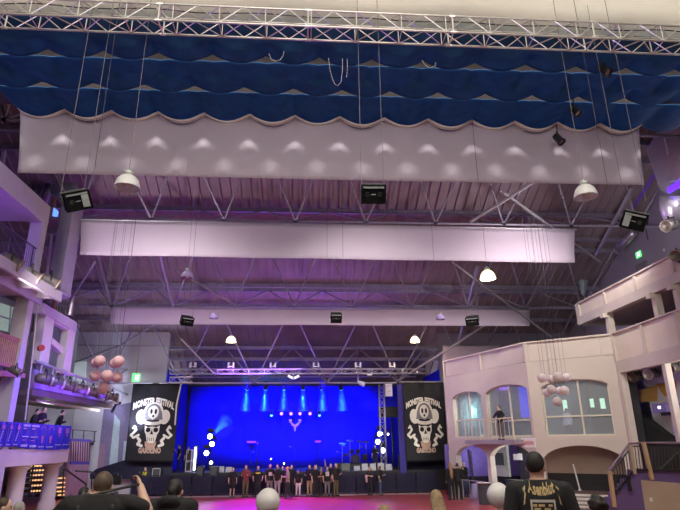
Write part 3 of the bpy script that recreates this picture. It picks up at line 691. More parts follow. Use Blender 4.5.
b=MB(); q0=PY(470.5,460,35.5); b.tube([(q0.x,35.3,0.05),(q0.x,35.3,2.5)],.06,8); b.cbox((q0.x,35.3,.025),(.25,.25,.05)); tag(obj('dark_post',b,M_dark),'thin dark post before the violet wall under the far arch','post')
# crowd rail under the far arch
r=empty('guard_rail',W1.P(5.4,0,.35),'grey tube guard rail under the far low arch','railing')
ua=W1.at(483.5,476,.35)[0]; ub=W1.at(462,476,.35)[0]
for z in (.18,1.05): 
    b=MB(); b.tube([W1.P(ua,z,.35),W1.P(ub,z,.35)],.028,6); obj('rail',b,M_steel,r)
for k in range(4):
    u=ua+(ub-ua)*k/3; b=MB(); b.tube([W1.P(u,0,.35),W1.P(u,1.08,.35)],.028,6); obj('post',b,M_steel,r)
# cloth draped chair/table forms behind the rail
for i,px in enumerate((476,484.5)):
    u,z=W1.at(px,478,-1.0); b=MB(); c=W1.P(u,0,-1.0)
    b.lathe([(.36,0),(.34,.3),(.30,.74),(.30,.76),(.001,.77)],c,n=12)
    tag(obj('draped_stool',b,mat('lilac_cloth',(.45,.42,.75),.8),smooth=True),'lilac cloth-covered stool behind the guard rail, %s'%('left one' if i==0 else 'right one'),'stool')
# high round tables by the pillars
for u,wall,l in ((pm_,W1,'round bar table at the pillar between the low arches'),(-.05,W1,'round bar table at the balcony corner pillar')):
    c=wall.P(u,0 if wall is W1 and u>1 else 0,.45); r=empty('bar_table',c,l,'table')
    b=MB(); b.lathe([(.38,.98),(.40,1.0),(.40,1.03),(.001,1.03)],c,n=20); obj('table_top',b,mat('table_beige',(.42,.34,.30),.5),r)
    b=MB(); b.lathe([(.32,0),(.32,.97),(.001,.975)],c,n=18); obj('table_skirt',b,M_dark,r)
# ---- stair with railing at far right (purple and tan)
XS=PX(644,500,0).x if 0 else 9.0
Ys=15.2
def S(px,py,d=0): return PY(px,py,Ys+d)
b=MB(); b.prism([S(x,y) for x,y in ((610,512),(611,498),(615,497.5),(615.2,493.5),(619,493),(619.2,489),(623,488.5),(623.2,484.5),(627,484),(627.2,479.5),(634,478.5),(634,470),(690,471),(690,484),(641,480.5),(647,520))],(0,.35,0))
struct('wall_stair_purple',b,M_purple)
b=MB(); b.prism([S(x,y,-.01) for x,y in ((641,480),(690,484),(690,530),(648,530))],(0,.3,0)); struct('wall_stair_tan',b,M_tan)
b=MB(); p=S(650,512); b.box(p.x+.3,p.x+6,Ys+.36,Ys+1.2,1.1,PY(650,478,Ys).z-.1); struct('stairs_landing',b,M_dark)
b=MB(); b.cbox(S(651,499.5,-.03),(.07,.02,.09)); tag(obj('wall_socket',b,M_white),'small white socket on the tan stair wall','socket')
r=empty('stair_railing',S(630,500),'dark stair handrail with tan posts at lower right','railing')
M_hand=mat('handrail_violet',(.20,.13,.22),.45,.2); M_post=mat('post_tan_wood',(.50,.34,.18),.6); M_bal=mat('baluster_black',(.02,.02,.022),.5)
hr=[S(608.5,471),S(629.5,443.6),S(644,443),S(690,443.5)]
b=MB(); b.tube(hr,.03,6); obj('handrail',b,M_hand,r)
b=MB(); b.tube([S(610,473.5),S(632,446.3),S(644,446),S(690,446.5)],.022,6); obj('lower_rail',b,M_bal,r)
b=MB(); b.bar(S(614,495,-.05),S(634.5,469.5,-.05),.05,.05); b.bar(S(634.5,469.5,-.05),S(690,470.5,-.05),.05,.05); obj('bottom_rail',b,M_bal,r)
for (x0,y0,x1,y1) in ((609.5,471,614.5,507),(643.3,442.5,652,479.5),(629.8,444.5,634.5,474)):
    b=MB(); b.bar(S(x0,y0,-.06),S(x1,y1,-.06),.085 if x0<640 else .09); obj('post',b,M_post if x0!=629.8 else M_tan,r)
for i in range(9):
    f=(i+.5)/9; b=MB(); b.tube([S(610+22*f,473.5-27*f),S(614.5+20*f,494-24.5*f)],.011,5); obj('baluster',b,M_bal,r)
for i in range(3):
    f=(i+.5)/3.2; b=MB(); b.tube([S(633+10*f,446),S(636+9.5*f,470)],.011,5); obj('baluster',b,M_bal,r)
for i in range(13):
    f=(i+.5)/13; x=646+44*f; b=MB(); b.tube([S(x,446.2),S(x+1.6,470.3)],.013,5); obj('baluster',b,M_bal,r)
b=MB(); b.tube([S(660,470,.03),S(684,447,.03)],.03,6); obj('diagonal_brace',b,M_bal,r)
b=MB(); b.prism([S(x,y,.6) for x,y in ((646,446),(700,447),(700,472),(646,471))],(0,.05,0)); struct('wall_behind_railing',b,mat('dark_infill',(.03,.025,.025),.7))
b=MB(); b.bar(S(628,479,-.1),S(630.5,491,-.1),.07); b.cbox(S(628,478,-.1),(.1,.07,.12)); tag(obj('stair_light',b,M_bal),'small black fitting on the purple stair side','fitting')
# ---- things on the gable wall
p=PX(638,254.5,XG-.06); r=empty('exit_sign',p,'green lit exit sign high on the right gable wall','exit sign')
M_green=glow('exit_green',(.12,.85,.22),1.5); M_exw=glow('exit_white',(.8,1,.75),1.6)
def exit_sign(p,w,h,t,n,r):
    b=MB(); p=V(p); b.obox(p-t*w/2-V((0,0,h/2))-n*.07,t*w,n*.07,V((0,0,h))); obj('sign_box',b,M_green,r)
    b=MB(); q=lambda u,z:p+t*(u*w)+V((0,0,z*h))+n*.008
    b.tube([q(-.05,.1),q(-.02,-.12)],h*.09,6); b.tube([q(-.02,-.12),q(-.12,-.36)],h*.05,5); b.tube([q(-.02,-.12),q(.08,-.22),q(.09,-.38)],h*.05,5); b.tube([q(-.05,.06),q(.07,-.02)],h*.04,5); b.ellip(q(-.04,.28),(h*.09,h*.09,h*.09),8,6)
    b.add([q(.16,.34),q(.38,.34),q(.38,-.36),q(.16,-.36)],[(0,1,2,3)]); obj('running_figure',b,M_exw,r)
exit_sign(p,.46,.34,V((0,-1,0)),V((-1,0,0)),r)
b=MB(); a=PX(641,263,XG-.01); b.box(XG-.05,XG,a.y-.55,a.y+.55,a.z-1.0,a.z+.0); struct('door_1',b,mat('gable_door',(.24,.21,.24),.7))
b=MB(); b.ellip(PX(664,250,XG-.03),(.05,.09,.09),10,8); tag(obj('wall_detector',b,M_white),'small white round detector on the gable wall','detector')
b=MB(); b.tube([PX(648,240,XG-.03),PX(640,200,XG-.03)],.02,5); tag(obj('wall_conduit',b,M_dark),'thin conduit on the gable wall','conduit')
b=MB(); b.tube([PX(616,252,XG-.5),PX(634,232,XG-.5)],.24,14); b.tube([PX(617,250.6,XG-.5),PX(618.2,249.4,XG-.5)],.27,14)
tag(obj('round_air_duct',b,mat('duct_silver',(.55,.50,.58),.3,.7),smooth=True),'round silver air duct along the sloping gable edge','duct')
p=PX(585,300,XG-1.2)
r=empty('floodlight_can',p,'small pale cone lamp above the upper parapet end','lamp')
b=MB(); b.lathe([(.08,-.55),(.14,-.45),(.34,.35),(.30,.45),(.001,.45)],p+V((0,0,.9)),(0.15,0,1),14); obj('lamp_housing',b,mat('pale_green_metal',(.40,.50,.48),.5,.3),r,smooth=True)
b=MB(); b.tube([p+V((0,0,-.8)),p+V((0,0,.4))],.05,6); obj('stand_pole',b,M_steel,r)
# big ducts top right
M_duct=mat('duct_grey_violet',(.42,.39,.48),.55,.25,var=.06,scale=1)
def DX_(px,py,X=17.0): return PX(px,py,X)
b=MB(); b.prism([DX_(x,y) for x,y in ((646,150),(667,118),(700,90),(700,210),(660,190))],(1.2,0,0)); tag(obj('rectangular_air_duct',b,M_duct),'large grey violet rectangular air duct at the right edge under the blue cloth','duct')
b=MB(); b.prism([DX_(x,y,15.6) for x,y in ((664,158),(690,140),(690,176),(667,182))],(.9,0,0)); tag(obj('duct_box',b,mat('duct_mauve',(.42,.36,.44),.6)),'pale mauve box at the right edge above the violet light strip','duct')
b=MB(); b.prism([DX_(x,y,15.55) for x,y in ((667,188),(690,173),(690,181),(668,193))],(.08,0,0)); tag(obj('light_strip',b,glow('violet_strip',(.10,.02,1),2.2)),'violet light strip at the right edge','light strip')
b=MB(); b.bar(DX_(665,136,16.95),DX_(669,156,16.95),.10); tag(obj('tube_light',b,mat('tube_light_white',(.8,.8,.8),.3)),'white tube fitting on the large right air duct','tube light')
b=MB(); b.tube([DX_(673,196,16),DX_(672,208,16),DX_(676,222,16)],[.55,.5,.4],16); tag(obj('duct_elbow',b,mat('duct_silver',(.55,.50,.58),.3,.7),smooth=True),'round silver duct elbow at the right edge','duct')
p=DX_(670,225.5,15.3); par_can(p,(-.9,-.3,-.25),.5,'grey stage lamp at the right edge below the duct elbow','stage lamps high on the right')
p=DX_(678,257,XB-.25); par_can(p,(-.8,-.6,.0),.42,'black round lamp end at the right picture edge on the upper parapet','stage lamps high on the right',m=M_black)
b=MB(); b.prism([DX_(x,y,18.5) for x,y in ((662,120),(671,112),(680,135),(672,141))],(.5,0,0)); tag(obj('ceiling_panel',b,mat('white_panel',(.62,.62,.66),.6)),'small white panel under the right end of the blue cloth','panel')
b=MB(); b.tube([DX_(600,258,18.8),DX_(658,170,18.8)],.09,8); tag(obj('violet_pipe',b,mat('violet_pipe_paint',(.25,.12,.75),.35,.2)),'violet pipe running along the gable slope','pipe')
# ================================================================== LEFT GALLERIES
XLB=-12.0
M_lil=mat('lilac_white_paint',(.58,.54,.60),.7,var=.06,scale=1.2)
def pp(pts,X,dep,b=None):
    b=b or MB(); return b.prism([PX(x,y,X) for x,y in pts],(-dep,0,0))
def pstruct(name,pts,X,dep,m): return struct(name,pp(pts,X,dep),m)
zbt=PX(25,183.5,XLB).z; zbb=PX(20,203,XLB).z; yCol=PX(49,215,XLB).y
b=MB(); b.box(XLB-.6,XLB,13,yCol+.05,zbb,zbt); struct('trim_30',b,M_lil)
b=MB(); b.box(-20.9,XLB-.601,13,yCol-.5,zbb,zbb+.3); struct('ceiling_left_gallery',b,M_lil)
b=MB(); b.box(XLB-.55,XLB-.001,yCol-.42,yCol+.04,0,zbb-.001); struct('trim_31',b,M_lil)
# top gallery: ledge, fascia, railing
zl_t=PX(30,264,XLB).z; zl_b=PX(26,283.5,-11.2).z
b=MB(); b.box(-20.9,XLB-.01,13,yCol-.43,zl_b+.02,zl_b+.35); struct('floor_left_gallery',b,M_lil)
b=MB(); b.box(-11.2,-11.05,13,yCol+.5,zl_b,zl_b+.42); b.box(XLB-.0,-11.201,13,yCol+.5,zl_b+.30,zl_b+.34)
for k in range(7): y=14+1.7*k; b.box(XLB,-11.201,y,y+.12,zl_b,zl_b+.299)
b.box(XLB+.001,XLB+.12,13,yCol+.5,zl_b-.15,zl_b+.299); struct('trim_32',b,M_lil)
b=MB(); b.box(-20.6,-20.4,13,yCol+4,zl_b+.36,zbb-.01); struct('wall_left_gallery_rear',b,M_lil)
r=empty('gallery_railing',(XLB-.1,20,zl_b+.36),'dark baluster railing of the top left gallery','railing')
M_drail=mat('railing_dark_violet',(.07,.055,.085),.5,.2)
zr=PX(20,237,XLB-.1).z; ye=PX(40,253,XLB-.1).y; yst=14
b=MB(); b.tube([(XLB-.1,yst,zr),(XLB-.1,ye,zr)],.035,6); obj('top_rail',b,M_drail,r)
b=MB(); b.tube([(XLB-.1,yst,zl_b+.5),(XLB-.1,ye,zl_b+.5)],.03,6); obj('bottom_rail',b,M_drail,r)
n=int((ye-yst)/.16)
for k in range(n+1):
    y=yst+(ye-yst)*k/n; b=MB(); b.tube([(XLB-.1,y,zl_b+.36),(XLB-.1,y,zr)],.030 if k%12==0 else .011,5); obj('post' if k%12==0 else 'baluster',b,M_drail,r)
for i,(x,y) in enumerate(((11,263),(31,276),(50,282))):
    p=PX(x,y,-11.35); par_can(p,(.62,.35,-.33),.62,'large grey stage lamp on the top left ledge, '+['nearest the picture edge','middle of the three','beside the column'][i],'stage lamps on the top left ledge',m=M_lamp)
# glowing window and grey wall behind the column, slatted timber front
M_lightwin=mat('pale_green_lit_window',(.45,.60,.48),.4,emit=(.42,.62,.46),es=.35)
b=pp([(1,303),(19,309),(17,334),(-2,329)],-14.0,.1); o=struct('window_4',b,M_lightwin)
g=MB(); g.tube([PX(18,321.5,-13.95),PX(0,316,-13.95)],.04,5); g.tube([PX(11,306,-13.95),PX(9,332,-13.95)],.04,5); obj('window_bar',g,M_lil,o)
pstruct('wall_left_pier',[(20,308),(34,312),(28,345),(15,341)],-13.6,.3,mat('pier_grey',(.24,.24,.25),.8))
pstruct('wall_left_middle',[(-14,290),(34,309),(26,345),(14,360),(10,420),(-20,420)],-14.3,.2,mat('left_middle_wall',(.26,.25,.30),.8))
r=empty('slatted_timber_front',PX(10,368,XLB-.15),'golden slatted timber balustrade at the left edge','balustrade')
M_wood=mat('golden_timber',(.50,.30,.13),.6,var=.2,scale=4); M_wood2=mat('red_brown_timber',(.42,.16,.12),.6,var=.2)
a,c=PX(-6,330,XLB-.15),PX(27,344,XLB-.15); zw0=PX(10,368,XLB-.15).z
b=MB(); b.obox((XLB-.2,a.y,a.z-.16),(.12,0,0),(0,c.y-a.y,0),(0,0,.16)); obj('top_rail',b,M_wood2,r)
b=MB(); b.obox((XLB-.2,a.y,zw0),(.12,0,0),(0,c.y-a.y,0),(0,0,.10)); obj('bottom_rail',b,M_wood2,r)
n=19
for k in range(n):
    y=a.y+(c.y-a.y)*(k+.5)/n; b=MB(); b.box(XLB-.18,XLB-.10,y-.045,y+.045,zw0+.101,a.z-.161); obj('slat',b,M_wood,r)
pstruct('floor_timber_level',[(-8,369),(26,373.5),(25,378),(-8,375)],XLB,4,M_wood2)
b=pp([(-4,377),(10,380),(7,418),(-6,418)],XLB-.6,.12); tag(obj('timber_panel',b,M_wood),'orange timber panel at the left edge below the slatted front','panel')
p=PX(16,371,-11.5); par_can(p,(.75,.2,-.4),.36,'small stage lamp at the left edge under the slatted front','stage lamps on the left column')
p=PX(41,348,-11.7); b=MB(); b.lathe([(.001,-.1),(.14,-.09),(.14,.09),(.001,.1)],p,(.6,-.6,0),12); tag(obj('alarm_bell',b,mat('alarm_red',(.5,.05,.06),.4)),'round red bell on the left column','bell')
b=MB(); b.tube([PX(38,300,-11.93),PX(33,350,-11.93),PX(25,420,-11.93)],.035,6); tag(obj('cable_conduit',b,M_cream),'pale conduit running down the left column','conduit')
# white frame beyond the column
pstruct('trim_33',[(44,303),(77,322.5),(76.5,332),(43,313)],-12.4,.5,M_lil)
pstruct('trim_34',[(46,313.5),(55,317.5),(48,367),(39,363)],-12.45,.35,M_white)
pstruct('trim_35',[(69,328),(76,331.5),(69.5,376),(62.5,373)],-12.45,.35,M_white)
pstruct('trim_36',[(56,319),(68.5,326),(68,330),(55.5,323)],-12.5,.25,M_white)
pstruct('trim_37',[(53,338),(66.5,350),(66,357),(52,344)],-12.6,.25,M_white)
pstruct('wall_frame_rear',[(38,305),(80,325),(72,385),(36,372)],-15.2,.2,mat('rear_teal_grey',(.36,.42,.46),.8))
b=MB()
for k in range(3): b.tube([PX(57+2.5*k,324+k,-14.6),PX(64+1.5*k,345+k,-14.6)],.05,5)
struct('trim_38',b,M_steel)
r=empty('upper_railing',PX(60,318,-13.0),'steel balustrade and pipes above the white frame on the left','railing')
b=MB(); b.tube([PX(48,290,-13.2),PX(72,302,-13.2)],.03,6); obj('top_rail',b,M_steel,r)
for k in range(9):
    x=49+2.6*k; q=PX(x,291+1.3*k,-13.2); b=MB(); b.tube([q,V((q.x,q.y,PX(60,311,-13.2).z-.2))],.014,5); obj('baluster',b,M_steel,r)
b=MB(); q=PX(72.5,296,-13.1); b.tube([q,q-V((0,0,1.1))],.14,8); obj('vent_pipe',b,M_alu,r)
b=MB(); b.tube([PX(56,296,-12.9),PX(53,312,-12.9)],.10,8); tag(obj('red_pipe',b,mat('pipe_rust',(.30,.12,.10),.6)),'rust red pipe above the white frame on the left','pipe')
b=MB(); b.tube([PX(52,234,-12.6),PX(44,300,-12.6)],.06,6); tag(obj('cable_conduit',b,M_cream),'pale conduit beside the tall left duct','conduit')
b=MB(); b.tube([PX(59,176,-13.2),PX(53,206,-13.2)],.11,8); b.tube([PX(52.3,209,-13.2),PX(51,219,-13.2)],.16,10); tag(obj('red_pipe',b,mat('pipe_rust',(.30,.12,.10),.6)),'dark red pipe end hanging over the left column','pipe')
b=MB(); p=PX(55.5,213.5,-12.9); b.cbox(p,(.05,.5,.42)); tag(obj('small_screen',b,glow('screen_cyan',(.15,.35,1),1.2)),'small bright blue screen at the top of the left column','screen')
# tall duct on the left
r=empty('tall_air_duct',PY(64,292,25),'tall grey violet rectangular air duct behind the left loudspeaker','duct')
A=PY(54,250,25.6); B=PY(66.5,250,25.0); Cc=PY(77.5,250,26.1)
z0,z1=PY(64,292,25).z,PY(68,196,25).z
D=A+(Cc-B)
b=MB(); b.prism([(q.x,q.y,z0) for q in (A,B,Cc,D)],(0,0,z1-z0)); obj('duct_body',b,M_duct,r)
for f in (.02,.42,.62):
    b=MB(); z=z0+(z1-z0)*f; e=.05; cc=(A+B+Cc+D)/4
    b.prism([V((cc.x+(q.x-cc.x)*1.06,cc.y+(q.y-cc.y)*1.06,z)) for q in (A,B,Cc,D)],(0,0,.09)); obj('flange',b,M_duct if f>.1 else M_alu,r)
b=MB(); cc=(A+B+Cc+D)/4; b.tube([(cc.x,cc.y,z1),(cc.x,cc.y,z1+.3),(cc.x-.3,cc.y+.2,z1+.8),(cc.x-1.2,cc.y+.6,z1+1.0)],.42,14); obj('round_elbow',b,mat('duct_pale_green',(.46,.52,.52),.4,.4),r,smooth=True)
b=MB(); pts=[PY(14+6*k,176+1.0*k,27) for k in range(8)]
for k,(x0,x1) in enumerate(((26,33),(35,43),(45,55))): b.tube([PY((x0+x1)/2+3,174,27.5),PY((x0+x1)/2-6,203,27.5)],.16+.03*k,10)
tag(obj('flexible_air_ducts',b,mat('duct_dark_silver',(.20,.20,.25),.3,.7),smooth=True),'dark silver round ducts between the left beam and the pale banner','duct')
pstruct('wall_left_upper',[(-40,40),(4,100),(19,120),(17,176),(-40,150)],-15.5,.3,mat('upper_purple_wall',(.20,.13,.30),.8))
b=MB(); b.tube([PX(1,172,-15.3),PX(9,118,-15.3)],.12,8); tag(obj('roof_post',b,M_lil),'pale slanting post at the far upper left edge','post')
# ---- lamp gallery with blue-lit front
XG2=-12.0
M_blufront=mat('gallery_front_lilac',(.36,.30,.62),.7,var=.05)
pstruct('wall_lamp_gallery_front',[(34.5,369),(88,386.5),(114.5,395),(114.5,404),(34,388)],XG2-.3,.2,M_blufront)
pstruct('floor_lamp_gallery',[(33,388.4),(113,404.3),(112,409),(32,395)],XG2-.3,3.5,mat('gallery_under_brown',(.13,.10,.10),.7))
pstruct('trim_39',[(36,397),(100,408.6),(100,412),(36,401)],XG2-1.2,.3,M_cream)
r=empty('pipe_railing',PX(80,384,XG2-.1),'long pale pipe railing above the lamp gallery','railing')
M_prail=mat('pale_steel_rail',(.46,.46,.52),.4,.4)
b=MB(); b.tube([PX(36,361,XG2-.25),PX(132,396.5,XG2-.25)],.07,8); obj('top_rail',b,M_prail,r,smooth=True)
for k in range(8):
    x=42+11.5*k; q=PX(x,361+(x-36)*.37,XG2-.25); b=MB(); b.tube([q,q-V((0,0,.55))],.04,6); obj('post',b,M_prail,r)
b=MB(); b.box(XG2-.2,XG2+.35,PX(113,398,XG2).y,PX(113,398,XG2).y+.1,PX(113,404,XG2).z,PX(113,394,XG2).z); struct('trim_40',b,M_lil)
for i,(x,y) in enumerate(((45,379),(57,382.3),(69,385.8),(82,389),(92.5,391.8),(102.5,394.6),(111.5,397))):
    p=PX(x,y,XG2+.12); par_can(p,(.72,.5,-.12),.54,'grey stage lamp on the lamp gallery, %s from the left column'%ORD[i],'row of stage lamps on the left gallery',m=mat('lamp_body_brown',(.20,.17,.17),.5,.3),ring=M_alu if i in (0,1,3) else None)
    
# end beams of the gallery
b=MB(); b.bar(PX(96,399,-13),PX(136,405,-13),.22,.3); struct('trim_41',b,M_dark)
b=MB(); b.tube([PX(112,412,-12.4),PX(116,404,-12.4),PX(120,403,-12.4)],.1,6); tag(obj('black_pipe',b,M_blackm),'black pipe bracket at the end of the lamp gallery','pipe')
# pale recess behind the men
pstruct('wall_recess_left',[(30,394),(118,409),(104,450),(24,450)],-15.6,.2,mat('recess_grey',(.42,.44,.44),.8,var=.04))
b=pp([(95,407.5),(104,409),(103.6,413),(94.6,411.5)],-15.0,.1); tag(obj('wall_light',b,mat('pale_lit_panel',(.8,.9,.8),.5,emit=(.7,.9,.75),es=.6)),'small pale rectangular light at the end of the recess','light')
p=PY(70,363,39.5); r=empty('exit_sign',p,'small green exit sign on the far pale wall above the left gallery','exit sign'); exit_sign(p,.42,.40,V((1,0,0)),V((0,-1,0)),r)
b=MB(); q=[PY(x,y,39.5) for x,y in ((66,361.5),(86,361.5),(85,382),(64,378))]; b.prism(q,(0,.08,0)); o=struct('window_5',b,mat('pale_bright_pane',(.75,.85,.85),.5,emit=(.6,.75,.78),es=.25))
p=PY(182,377.3,37.2)*1.0; p=PY(136,377.5,37.0); r=empty('exit_sign',p,'green exit sign hanging at the top left corner of the left poster','exit sign'); exit_sign(p,.50,.50,V((1,0,0)),V((0,-1,0)),r)
b=MB(); b.tube([p+V((0,-.03,.25)),V((p.x,p.y-.03,12.0))],.012,4); obj('cable',b,M_thin,r)
# ---- lower balcony
zs1=PX(40,455,XLB).z; zs0=PX(40,468,XLB).z; yE2=PX(70.5,440,XLB).y
zs1=2.88; zs0=2.22
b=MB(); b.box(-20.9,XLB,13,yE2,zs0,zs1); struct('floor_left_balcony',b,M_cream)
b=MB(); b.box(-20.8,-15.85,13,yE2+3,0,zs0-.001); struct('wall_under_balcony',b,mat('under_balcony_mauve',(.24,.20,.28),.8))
ztp=PX(40,424.6,XLB).z
r=empty('balcony_railing',(XLB-.05,24,zs1),'steel railing of the lower left balcony under the blue banners','railing')
b=MB(); b.tube([(XLB-.05,14,ztp-.05),(XLB-.05,yE2-.05,ztp-.05),(XLB-2.6,yE2-.05,ztp-.05)],.03,6); obj('top_rail',b,M_drail,r)
b=MB(); b.tube([(XLB-.05,14,zs1+.1),(XLB-.05,yE2-.05,zs1+.1),(XLB-2.6,yE2-.05,zs1+.1)],.025,6); obj('bottom_rail',b,M_steel,r)
n=60
for k in range(n+1):
    y=18+(yE2-.05-18)*k/n; b=MB(); b.tube([(XLB-.05,y,zs1),(XLB-.05,y,ztp-.08)],.03 if k%10==0 else .012,5); obj('post' if k%10==0 else 'baluster',b,M_steel,r)
# blue banners on the railing: each a thing
M_bb=mat('blue_printed_banner',(.008,.008,.42),.6,var=.15,scale=2); M_bp=mat('banner_print_pink',(.38,.12,.40),.6); M_bw=mat('banner_print_white',(.45,.43,.6),.6)
edges=[-1.5,7.5,14.5,22,30.5,39.5,47,55.5,63,71]
desc=['dark blue banner at the picture edge','blue banner with a pale star and slanting print','second blue banner with a pale star and slanting print','blue banner with a pale headline and blue square','second blue banner with a headline and blue square','blue banner with a pink arch and small pink figure','second blue banner with a pink arch and pink figure','plain bright blue banner with a violet head','last bright blue banner at the balcony end']
for i in range(9):
    xm0,xm1=edges[i],edges[i+1]; y0=PX(xm0,421+xm0*.082,XLB+.05).y; y1=PX(xm1,421+xm1*.082,XLB+.05).y-.03
    X=XLB+.06; zt=ztp+.02; zb=PX((xm0+xm1)/2,[447,446.6,446.4,448,448.6,449.5,449.6,449.5,449][i],X).z
    c=V((X,(y0+y1)/2,zb)); r=empty('printed_banner',c,desc[i]+' on the left balcony','banner','blue banners on the left balcony railing')
    b=MB(); b.grid(lambda u,v:(X+.025*math.sin(u*7+i),y0+(y1-y0)*u,zb+(zt-zb)*v),12,4,(.012,0,0)); obj('banner_cloth',b,M_bb,r)
    w_=y1-y0;h_=zt-zb; Q=lambda u,v:V((X+.055,y0+w_*u,zb+h_*v)); pr=MB(); pw=MB()
    rect=lambda mb,u0,u1,v0,v1:mb.add([Q(u0,v0),Q(u1,v0),Q(u1,v1),Q(u0,v1)],[(0,1,2,3)])
    if i in (0,1,2):
        rect(pr,.35,.75,.70,.86); rect(pr,.45,.6,.86,.97)
        for k in range(5): rect(pw,.30+.05*k,.42+.05*k,.22+.09*k,.29+.09*k)
        rect(pw,.1,.7,.06,.10)
    elif i in (3,4):
        rect(pw,.08,.95,.86,.94); rect(pw,.1,.5,.76,.80); rect(pw,.1,.92,.44,.48); rect(pr,.15,.6,.30,.34); rect(pw,.12,.9,.06,.14)
    elif i in (5,6):
        for k in range(7):
            t=math.pi*k/6; rect(pr,.5-.32*math.cos(t)-.05,.5-.32*math.cos(t)+.05,.80+.09*math.sin(t),.83+.09*math.sin(t))
        pr.add([Q(.5+.16*math.cos(2*math.pi*k/10),.46+.10*math.sin(2*math.pi*k/10)) for k in range(10)],[tuple(range(10))]); rect(pr,.38,.62,.26,.36); rect(pw,.1,.9,.09,.13)
    else:
        rect(pr,.3,.7,.66,.90); rect(pr,.4,.6,.55,.62); rect(pw,.1,.9,.18,.21)
    if pr.v: obj('print',pr,M_bp,r,label='pink print')
    obj('lettering',pw,M_bw,r,label='pale print')
# round columns under the balcony
for i,(x0,x1) in enumerate(((14,23.5),(47,57))):
    c=PX((x0+x1)/2-1,474,XLB-.55); rr=.34; b=MB(); b.lathe([(rr+.16,zs0-.001),(rr+.14,zs0-.12),(rr,zs0-.25),(rr,.5),(rr+.05,.45),(rr+.08,.1),(rr+.08,0.001)],(c.x,c.y,0),n=20); struct('trim_%d'%(42+i),b,M_cream,True)
# walkway railing beyond the balcony end
r=empty('walkway_railing',PX(88,445,-14),'thin dark railing of the walkway beyond the blue banners','railing')
b=MB(); b.tube([PX(70,429.5,-14),PX(108,432.5,-14)],.03,6); obj('top_rail',b,M_drail,r)
b=MB(); b.tube([PX(70,441,-14),PX(108,441.5,-14)],.03,6); obj('bottom_rail',b,M_drail,r)
for x in (73,84,95,106): b=MB(); b.tube([PX(x,430+.08*(x-73),-14),PX(x-.8,441.3,-14)],.03,5); obj('post',b,M_drail,r)
b=MB(); b.tube([PX(96,441,-14),PX(106,431.5,-14)],.025,5); obj('brace',b,M_drail,r)
pstruct('floor_walkway',[(70,442),(108,442.5),(108,445),(70,445)],-14.05,1.5,M_dark)
# gate with bars, pink wall
r=empty('barred_gate',PX(80,462,-13.2),'dark barred gate with a violet top beyond the left balcony','gate')
b=MB(); pp([(71,438.5),(91,439.5),(91,442),(71,441.2)],-13.2,.1,b); obj('top_rail',b,mat('gate_violet',(.10,.06,.50),.5),r)
b=MB(); pp([(71,461.5),(89.5,461.5),(89.5,464.5),(71,464.5)],-13.2,.1,b); obj('bottom_rail',b,mat('gate_violet',(.10,.06,.50),.5),r)
for k in range(9): x=71.5+2.3*k; b=MB(); b.tube([PX(x,441.5,-13.25),PX(x-.6,461.5,-13.25)],.028,5); obj('bar',b,M_drail,r)
pstruct('wall_pink_left',[(71,440),(90,441),(87,497),(68,497)],-13.9,.2,mat('pink_wall',(.55,.32,.50),.8))
# warm-lit stair behind the columns
M_gold=mat('stair_led_gold',(1,.62,.25),.5,emit=(1,.55,.24),es=1.1); M_st=mat('stair_dark',(.10,.07,.06),.7)
r=empty('lit_staircase',PX(50,492,-14.6),'golden-lit staircase behind the columns under the left balcony','stairs')
for (xa_,xb_,ys) in ((33,47,[464.5,469,473.7,478.7,484,489.5]),(53,66,[477,481.5,486,490,493.6])):
    for k,y in enumerate(ys):
        sh=-.5*k if xa_==33 else 1.4*k
        a=PX(xa_+sh,y,-14.4); c=PX(xb_+sh,y-.6,-14.4)
        b=MB(); b.obox((a.x,a.y,a.z-.16),(-1.3,0,0),(0,c.y-a.y,c.z-a.z),(0,0,.155)); obj('step',b,M_st,r)
        b=MB(); b.obox((a.x+.01,a.y,a.z-.12),(-.08,0,0),(0,c.y-a.y,c.z-a.z),(0,0,.075)); obj('led_strip',b,M_gold,r)
for (x0,y0,x1,y1) in ((34,462,29,497),(48,466,44.5,497),(67,470,66,490)):
    b=MB(); b.tube([PX(x0,y0,-14.2),PX(x1,y1,-14.2)],.05,5); obj('post',b,M_drail,r)
for k in range(4):
    b=MB(); b.tube([PX(36+3.1*k,466,-14.22),PX(31.5+3.1*k,497,-14.22)],.018,4); obj('baluster',b,M_drail,r)
b=MB(); b.tube([PX(56,468,-13.3),PX(64,468,-13.3),PX(86,484,-13.3)],.05,6); b.tube([PX(64,468,-13.3),PX(62,497,-13.3)],.04,6); b.tube([PX(86,484,-13.3),PX(85,499,-13.3)],.04,6)
tag(obj('stair_handrail',b,M_drail),'dark curved handrail beside the pink wall at left','handrail')
b=MB(); b.tube([PX(76,471,-13),PX(92,472,-13),PX(100,480,-13)],.05,6); b.tube([PX(92,472,-13),PX(91,496,-13)],.04,6)
tag(obj('stair_handrail',b,M_drail),'dark handrail right of the barred gate','handrail')
